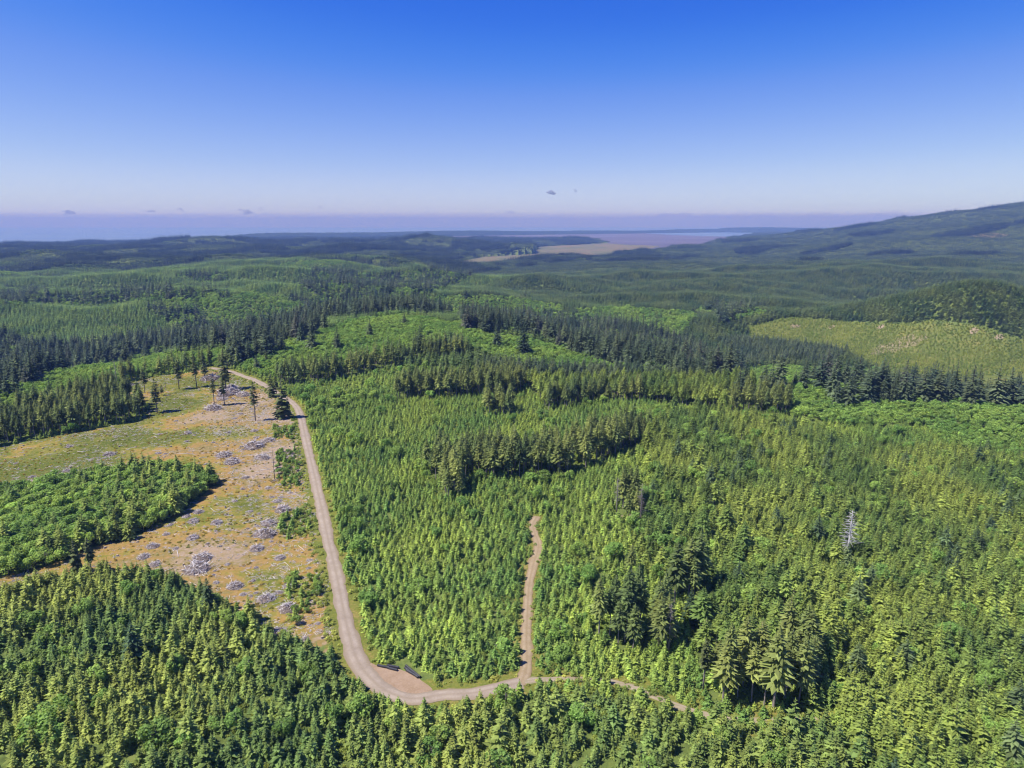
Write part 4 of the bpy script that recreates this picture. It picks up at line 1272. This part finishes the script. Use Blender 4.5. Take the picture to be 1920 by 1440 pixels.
BIG_PILES = [
    (420, 855, 26, 'grey slash pile at the upper left of the four piles in mid clearcut'),
    (436, 868, 30, 'long grey slash pile just below the upper left one in mid clearcut'),
    (476, 838, 40, 'long low slash pile across the middle of the clearcut'),
    (504, 827, 22, 'slash pile at the right tip of the long low one'),
    (492, 860, 26, 'slash pile left of the tall thin dead snag'),
    (545, 859, 16, 'small bright slash pile closest to the road, mid clearcut'),
    (530, 957, 30, 'large grey slash pile near the hedge beside the road'),
    (504, 983, 28, 'rounded slash pile below the large one near the roadside hedge'),
    (497, 1004, 42, 'widest slash pile of the lower clearcut, lying crosswise'),
    (481, 1031, 28, 'rounded slash pile below the widest one'),
    (525, 1048, 20, 'small slash pile between the rounded one and the road'),
    (406, 981, 22, 'slash pile right of the pale logs near the leafy stand'),
    (363, 979, 22, 'pale slash pile with straight logs near the leafy stand'),
    (373, 962, 18, 'low brown slash pile just off the tip of the leafy stand'),
    (362, 1010, 24, 'slash pile with a reddish core in the lower left clearcut'),
    (370, 1068, 44, 'biggest slash pile, beside the top of the corner stand'),
    (379, 1050, 36, 'flat slash pile behind the biggest one'),
    (441, 1100, 30, 'domed slash pile in the lower clearcut, alone'),
    (499, 1126, 34, 'large domed slash pile in the lower clearcut'),
    (545, 1102, 24, 'slash pile with dark top nearest the road in the lower clearcut'),
    (540, 1142, 34, 'loose spiky slash pile at the lower right of the clearcut'),
    (522, 1187, 28, 'lowest large slash pile, in grass above the corner stand'),
    (572, 1200, 15, 'small pale slash pile at the bottom tip of the clearcut'),
    (287, 1027, 24, 'dark-cored slash pile right of the leafy stand'),
    (269, 1046, 22, 'scattered slash pile at the far left of the lower clearcut'),
    (290, 1061, 20, 'low slash pile touching the top of the corner stand'),
    (430, 738, 40, 'pale slash field under the seed trees at the top of the clearcut'),
    (456, 741, 26, 'pale slash pile between the seed trees and the upper road'),
    (435, 727, 20, 'slash pile highest up beside the upper road'),
    (396, 711, 34, 'brown slash pile at the far top edge of the clearcut'),
    (400, 767, 30, 'slash at the foot of the green-topped conifer'),
    (205, 853, 20, 'pale slash pile in the left part of the clearcut'),
    (352, 813, 16, 'dark slash heap alone in the green centre of the clearcut'),
]
for a in BIG_PILES: slash_pile(*a)
SMALL = [(503, 916, 13), (527, 910, 11), (460, 896, 14), (350, 970, 15), (520, 941, 17), (456, 1116, 13), (523, 1113, 15), (312, 1003, 15), (405, 1093, 13), (297, 851, 12), (125, 883, 14), (130, 838, 12),
         (245, 723, 13), (440, 785, 10), (477, 808, 13), (524, 801, 11), (417, 749, 20), (350, 828, 9), (310, 851, 9), (455, 918, 10), (440, 940, 10), (330, 1030, 12), (480, 1065, 10), (426, 1060, 11), (60, 895, 12), (540, 1010, 9), (320, 985, 11), (470, 960, 10), (30, 870, 9), (545, 925, 8), (400, 830, 8), (330, 790, 8), (300, 815, 9)]
_rs = random.Random(11)
while len(SMALL) < 95:
    u_, v_ = _rs.uniform(385, 600), _rs.uniform(735, 1185)
    px_ = hit(u_, v_)
    if int(zone(np.array([px_[0]]), np.array([px_[1]]))[0][0]) == ZC:
        SMALL.append((u_, v_, _rs.uniform(6, 11)))
for u, v, wp in SMALL:
    slash_pile(u, v, wp, 'small heap of grey broken branches on the %s' % part_of_cut(u, v), 'small slash heaps on the %s' % part_of_cut(u, v), 'slash_heap', .8)

# stumps, loose logs
def stump_shapes(seed):
    rg = random.Random(seed)
    mb, cut = MB(), MB()
    n = 9
    ph = rg.uniform(0, 6)
    rings = []
    for zz, rr, fl in [(-.15, 1.5, .28), (.15, 1.12, .16), (.55, .95, .08), (1.0, .9, .05)]:
        rings.append([(math.cos(6.283 * j / n) * rr * (1 + fl * math.cos(3 * 6.283 * j / n + ph)), math.sin(6.283 * j / n) * rr * (1 + fl * math.cos(3 * 6.283 * j / n + ph)), zz + (rg.uniform(-.05, .08) if zz == 1.0 else 0)) for j in range(n)])
    V = sum(rings, [])
    mb.add(V, [(r * n + j, r * n + (j + 1) % n, (r + 1) * n + (j + 1) % n, (r + 1) * n + j) for r in range(3) for j in range(n)])
    cut.add([(p[0] * .97, p[1] * .97, p[2] + .005) for p in rings[3]], [tuple(range(n))])
    return mb.mesh('stump_bark', M_BARK), cut.mesh('cut_face', M_CUT)
ST = [stump_shapes(i) for i in range(4)]
rg0 = np.random.default_rng(5)
x, y = grid(6.5, 180, 600)
Z, z, u, v, d = zone(x, y)
q = np.nonzero((Z == ZC) & (u > 0) & (u < 1912))[0]
rg0.shuffle(q)
for i in q[:190]:
    s_ = rg0.uniform(.28, .55)
    t = empty('tree_stump', (x[i], y[i], z[i] - .05), rg0.uniform(0, 6.28), (s_, s_, rg0.uniform(.35, .8)))
    tag(t, 'weathered tree stump on the %s' % part_of_cut(u[i], v[i]), 'stump', 'stumps on the %s' % part_of_cut(u[i], v[i]))
    a_, b_ = ST[rg0.integers(4)]
    obj('stump_bark', a_, t); obj('cut_face', b_, t)
lm = []
for i in range(5):
    m_ = MB(); rg = random.Random(70 + i)
    tube(m_, [(-.5, 0, .02), (-.1, rg.uniform(-.02, .02), .022), (.5, rg.uniform(-.03, .03), .02)], [.022, .02, .012], 6)
    lm.append(m_.mesh('fallen_log', M_SLASH, True))
for i in q[190:330]:
    L_ = rg0.uniform(2.5, 6.5)
    o = obj('fallen_log', lm[rg0.integers(5)], None, (x[i], y[i], z[i]), rg0.uniform(0, 6.28), (L_, L_ * rg0.uniform(.6, 1.1), L_ * .8))
    tag(o, 'pale fallen log lying loose on the %s' % part_of_cut(u[i], v[i]), 'log', 'loose logs on the %s' % part_of_cut(u[i], v[i]))
# broken twigs and chips, uncounted
KL = Kind('litter')
x, y = grid(1.5, 180, 600)
Z, z, u, v, d = zone(x, y)
qq = (Z == ZC) & (R_.random(len(x)) < .10 + .30 * (Ntint(x + 50, y) > .5) + .18 * (u > 400)); n = int(qq.sum())
L_ = R_.uniform(.5, 1.5, n)
KL.add(x[qq], y[qq], z[qq], L_, L_, tints(x[qq], y[qq], (.3, .3, .3), (.3, .3, .3)), pick(n, 0, 3))
lp = []
for i in range(3):
    m_ = MB(); rg = random.Random(90 + i)
    for j in range(7): stick(rg, m_, (rg.uniform(-.9, .9), rg.uniform(-.9, .9), rg.uniform(.02, .15)), rg.uniform(.5, 1.6), rg.uniform(.025, .06), .25)
    lp.append(m_.mesh('twig_litter', M_SLASH))
mass('woody_debris', KL, lp, 'broken branches littering the clearcut')['category'] = 'debris'

# ------------------------------------------------------------------ culvert pipes on the turnout
def pipe_mesh(L_, r_):
    mb = MB()
    n, seg = 14, int(L_ / .22)
    V, Fc = [], []
    for i in range(seg * 2 + 1):
        rr = r_ * (1.0 if i % 2 else .93)
        for j in range(n):
            V.append((-L_ / 2 + L_ * i / (seg * 2), math.cos(6.283 * j / n) * rr, r_ + math.sin(6.283 * j / n) * rr))
    m2 = seg * 2 + 1
    for i in range(m2 - 1):
        for j in range(n):
            Fc.append((i * n + j, i * n + (j + 1) % n, (i + 1) * n + (j + 1) % n, (i + 1) * n + j))
    b = len(V)
    for i in (0, m2 - 1):
        for j in range(n):
            V.append((-L_ / 2 + L_ * i / (m2 - 1), math.cos(6.283 * j / n) * r_ * .84, r_ + math.sin(6.283 * j / n) * r_ * .84))
    for j in range(n):
        k2 = (j + 1) % n
        Fc.append((j, b + j, b + k2, k2))
        Fc.append(((m2 - 1) * n + j, (m2 - 1) * n + k2, b + n + k2, b + n + j))
        Fc.append((b + j, b + n + j, b + n + k2, b + k2))
    mb.add(V, Fc)
    return mb.mesh('culvert_pipe', M_PIPE, False)

def pipe(p0, p1, label, r_=.34):
    A_, B_ = hit(*p0), hit(*p1)
    L_ = math.dist(A_[:2], B_[:2])
    cx, cy = (A_[0] + B_[0]) / 2, (A_[1] + B_[1]) / 2
    o = obj('culvert_pipe', pipe_mesh(L_, r_), None, (cx, cy, H1(cx, cy) + .08), math.atan2(B_[1] - A_[1], B_[0] - A_[0]))
    return tag(o, label, 'pipe', None)
pipe((708, 1252), (730, 1256), 'black corrugated culvert pipe at the left end of the turnout')
pipe((727, 1255), (745, 1259), 'black culvert pipe in front, ending mid turnout')
pipe((726, 1251), (748, 1254), 'black culvert pipe lying behind the left pair')
pipe((761, 1253), (788, 1272), 'black culvert pipe at the back of the right-hand bundle')
pipe((759, 1255), (784, 1273), 'black culvert pipe in the middle of the right-hand bundle')
pipe((762, 1260), (779, 1272), 'shorter black culvert pipe at the front of the right-hand bundle')

# ------------------------------------------------------------------ haze, fog bank and clouds
HAZE_TOP = 360.0
def box(name, x0, x1, y0, y1, z0, z1, mat):
    V = [(x0, y0, z0), (x1, y0, z0), (x1, y1, z0), (x0, y1, z0), (x0, y0, z1), (x1, y0, z1), (x1, y1, z1), (x0, y1, z1)]
    Fc = [(0, 3, 2, 1), (4, 5, 6, 7), (0, 1, 5, 4), (1, 2, 6, 5), (2, 3, 7, 6), (3, 0, 4, 7)]
    return obj(name, mesh(name, V, Fc, mat))
def air(name, col, dens, aniso=0.0, absorb=(0, 0, 0)):
    k = NT(name)
    pv = k.n('ShaderNodeVolumePrincipled')
    pv.inputs['Color'].default_value = (*col, 1)
    pv.inputs['Density'].default_value = dens
    pv.inputs['Absorption Color'].default_value = (*absorb, 1)
    pv.inputs['Anisotropy'].default_value = aniso
    k.l(pv.outputs[0], k.out.inputs['Volume'])
    return k.m
tag(box('haze', -45000, 45000, -7000, 32000, SEA - 7.5, HAZE_TOP, air('haze_air', (0.165, 0.285, 0.72), 0.92e-4, 0.0, (0.53, 0.34, 0.0))), kind='stuff')

def build_fog(name, y0, top0, lump, dens):
    n, m = 420, 5
    V, Fc = [], []
    rg = np.random.default_rng(3)
    xs = np.linspace(-60000, 60000, n)
    nz = make_noise(2200, 10); nz2 = make_noise(700, 10)
    for j in range(m + 1):
        yy = y0 + 14000 * j / m
        amp = lump * (1 + 2.6 * sm(3000, 9000, xs))
        top = top0 + amp * np.clip(nz(xs, yy + 0 * xs), -.6, 2) + .35 * amp * nz2(xs, yy + 0 * xs)
        for i in range(n): V.append((xs[i], yy, float(top[i])))
    for j in range(m + 1):
        yy = y0 + 14000 * j / m
        for i in range(n): V.append((xs[i], yy, -120.0))
    T = (m + 1) * n
    for j in range(m):
        for i in range(n - 1):
            a = j * n + i
            Fc.append((a, a + 1, a + n + 1, a + n))
            Fc.append((T + a, T + a + n, T + a + n + 1, T + a + 1))
    for i in range(n - 1):
        Fc.append((i, T + i, T + i + 1, i + 1))
        b = m * n + i
        Fc.append((b, b + 1, T + b + 1, T + b))
    for j in range(m):
        a = j * n
        Fc.append((a, a + n, T + a + n, T + a))
        b = j * n + n - 1
        Fc.append((b, T + b, T + b + n, b + n))
    tag(obj(name, mesh(name, V, Fc, air('marine_fog', (.56, .57, .66), dens))), kind='stuff')
build_fog('fog_bank', 32500, 380, 48, 4.0e-4)
build_fog('fog_veil', 48000, 800, 30, 4.5e-5)

M_CLOUD = air('thin_cloud', (.33, .33, .46), 7e-3)
def cloud(u, v, wpx, hpx, seed, label):
    rg = random.Random(seed)
    D = 38000.0
    d = ray(u, v); t = D / d[1]
    c0 = Vector((d[0] * t, D, CAM_Z + d[2] * t))
    W, Hh = wpx / F * D, hpx / F * D
    import bmesh
    bm = bmesh.new()
    for i in range(16):
        q = rg.uniform(-1, 1) * rg.uniform(.3, 1)
        r_ = bmesh.ops.create_icosphere(bm, subdivisions=2, radius=1)
        sx, sz = W * rg.uniform(.05, .17), Hh * rg.uniform(.10, .26) * (1.1 - abs(q) * .6)
        dz = rg.uniform(-.3, .35) * Hh * (1.1 - abs(q))
        for vv in r_['verts']:
            vv.co = Vector((vv.co.x * sx + q * W * .36, vv.co.y * sx * .8 + rg.uniform(-.03, .03) * W, vv.co.z * sz * rg.uniform(.8, 1.2) + q * -Hh * .22 + dz))
    me = bpy.data.meshes.new('cloud'); bm.to_mesh(me); bm.free()
    me.materials.append(M_CLOUD)
    o = obj('cloud', me, None, c0)
    tag(o, label, 'cloud', None)
for a in [(1035, 362, 30, 9, 1, 'small dark cloud alone above the bay'), (1079, 358, 12, 8, 2, 'tiny wisp of cloud right of the small dark cloud'),
          (130, 398, 40, 9, 3, 'faint cloud above the fog at far left'), (283, 396, 26, 6, 4, 'faint cloud third from the left above the fog'), (338, 394, 22, 8, 5, 'faint cloud right of the third one above the fog'),
          (460, 396, 30, 12, 6, 'largest ragged cloud above the left fog bank'), (489, 392, 12, 8, 7, 'small wisp right of the largest ragged cloud'), (601, 389, 12, 7, 8, 'tiny wisp above the fog left of centre'),
          (958, 398, 24, 5, 9, 'flat wisp on the fog bank near the centre')]:
    cloud(*a)
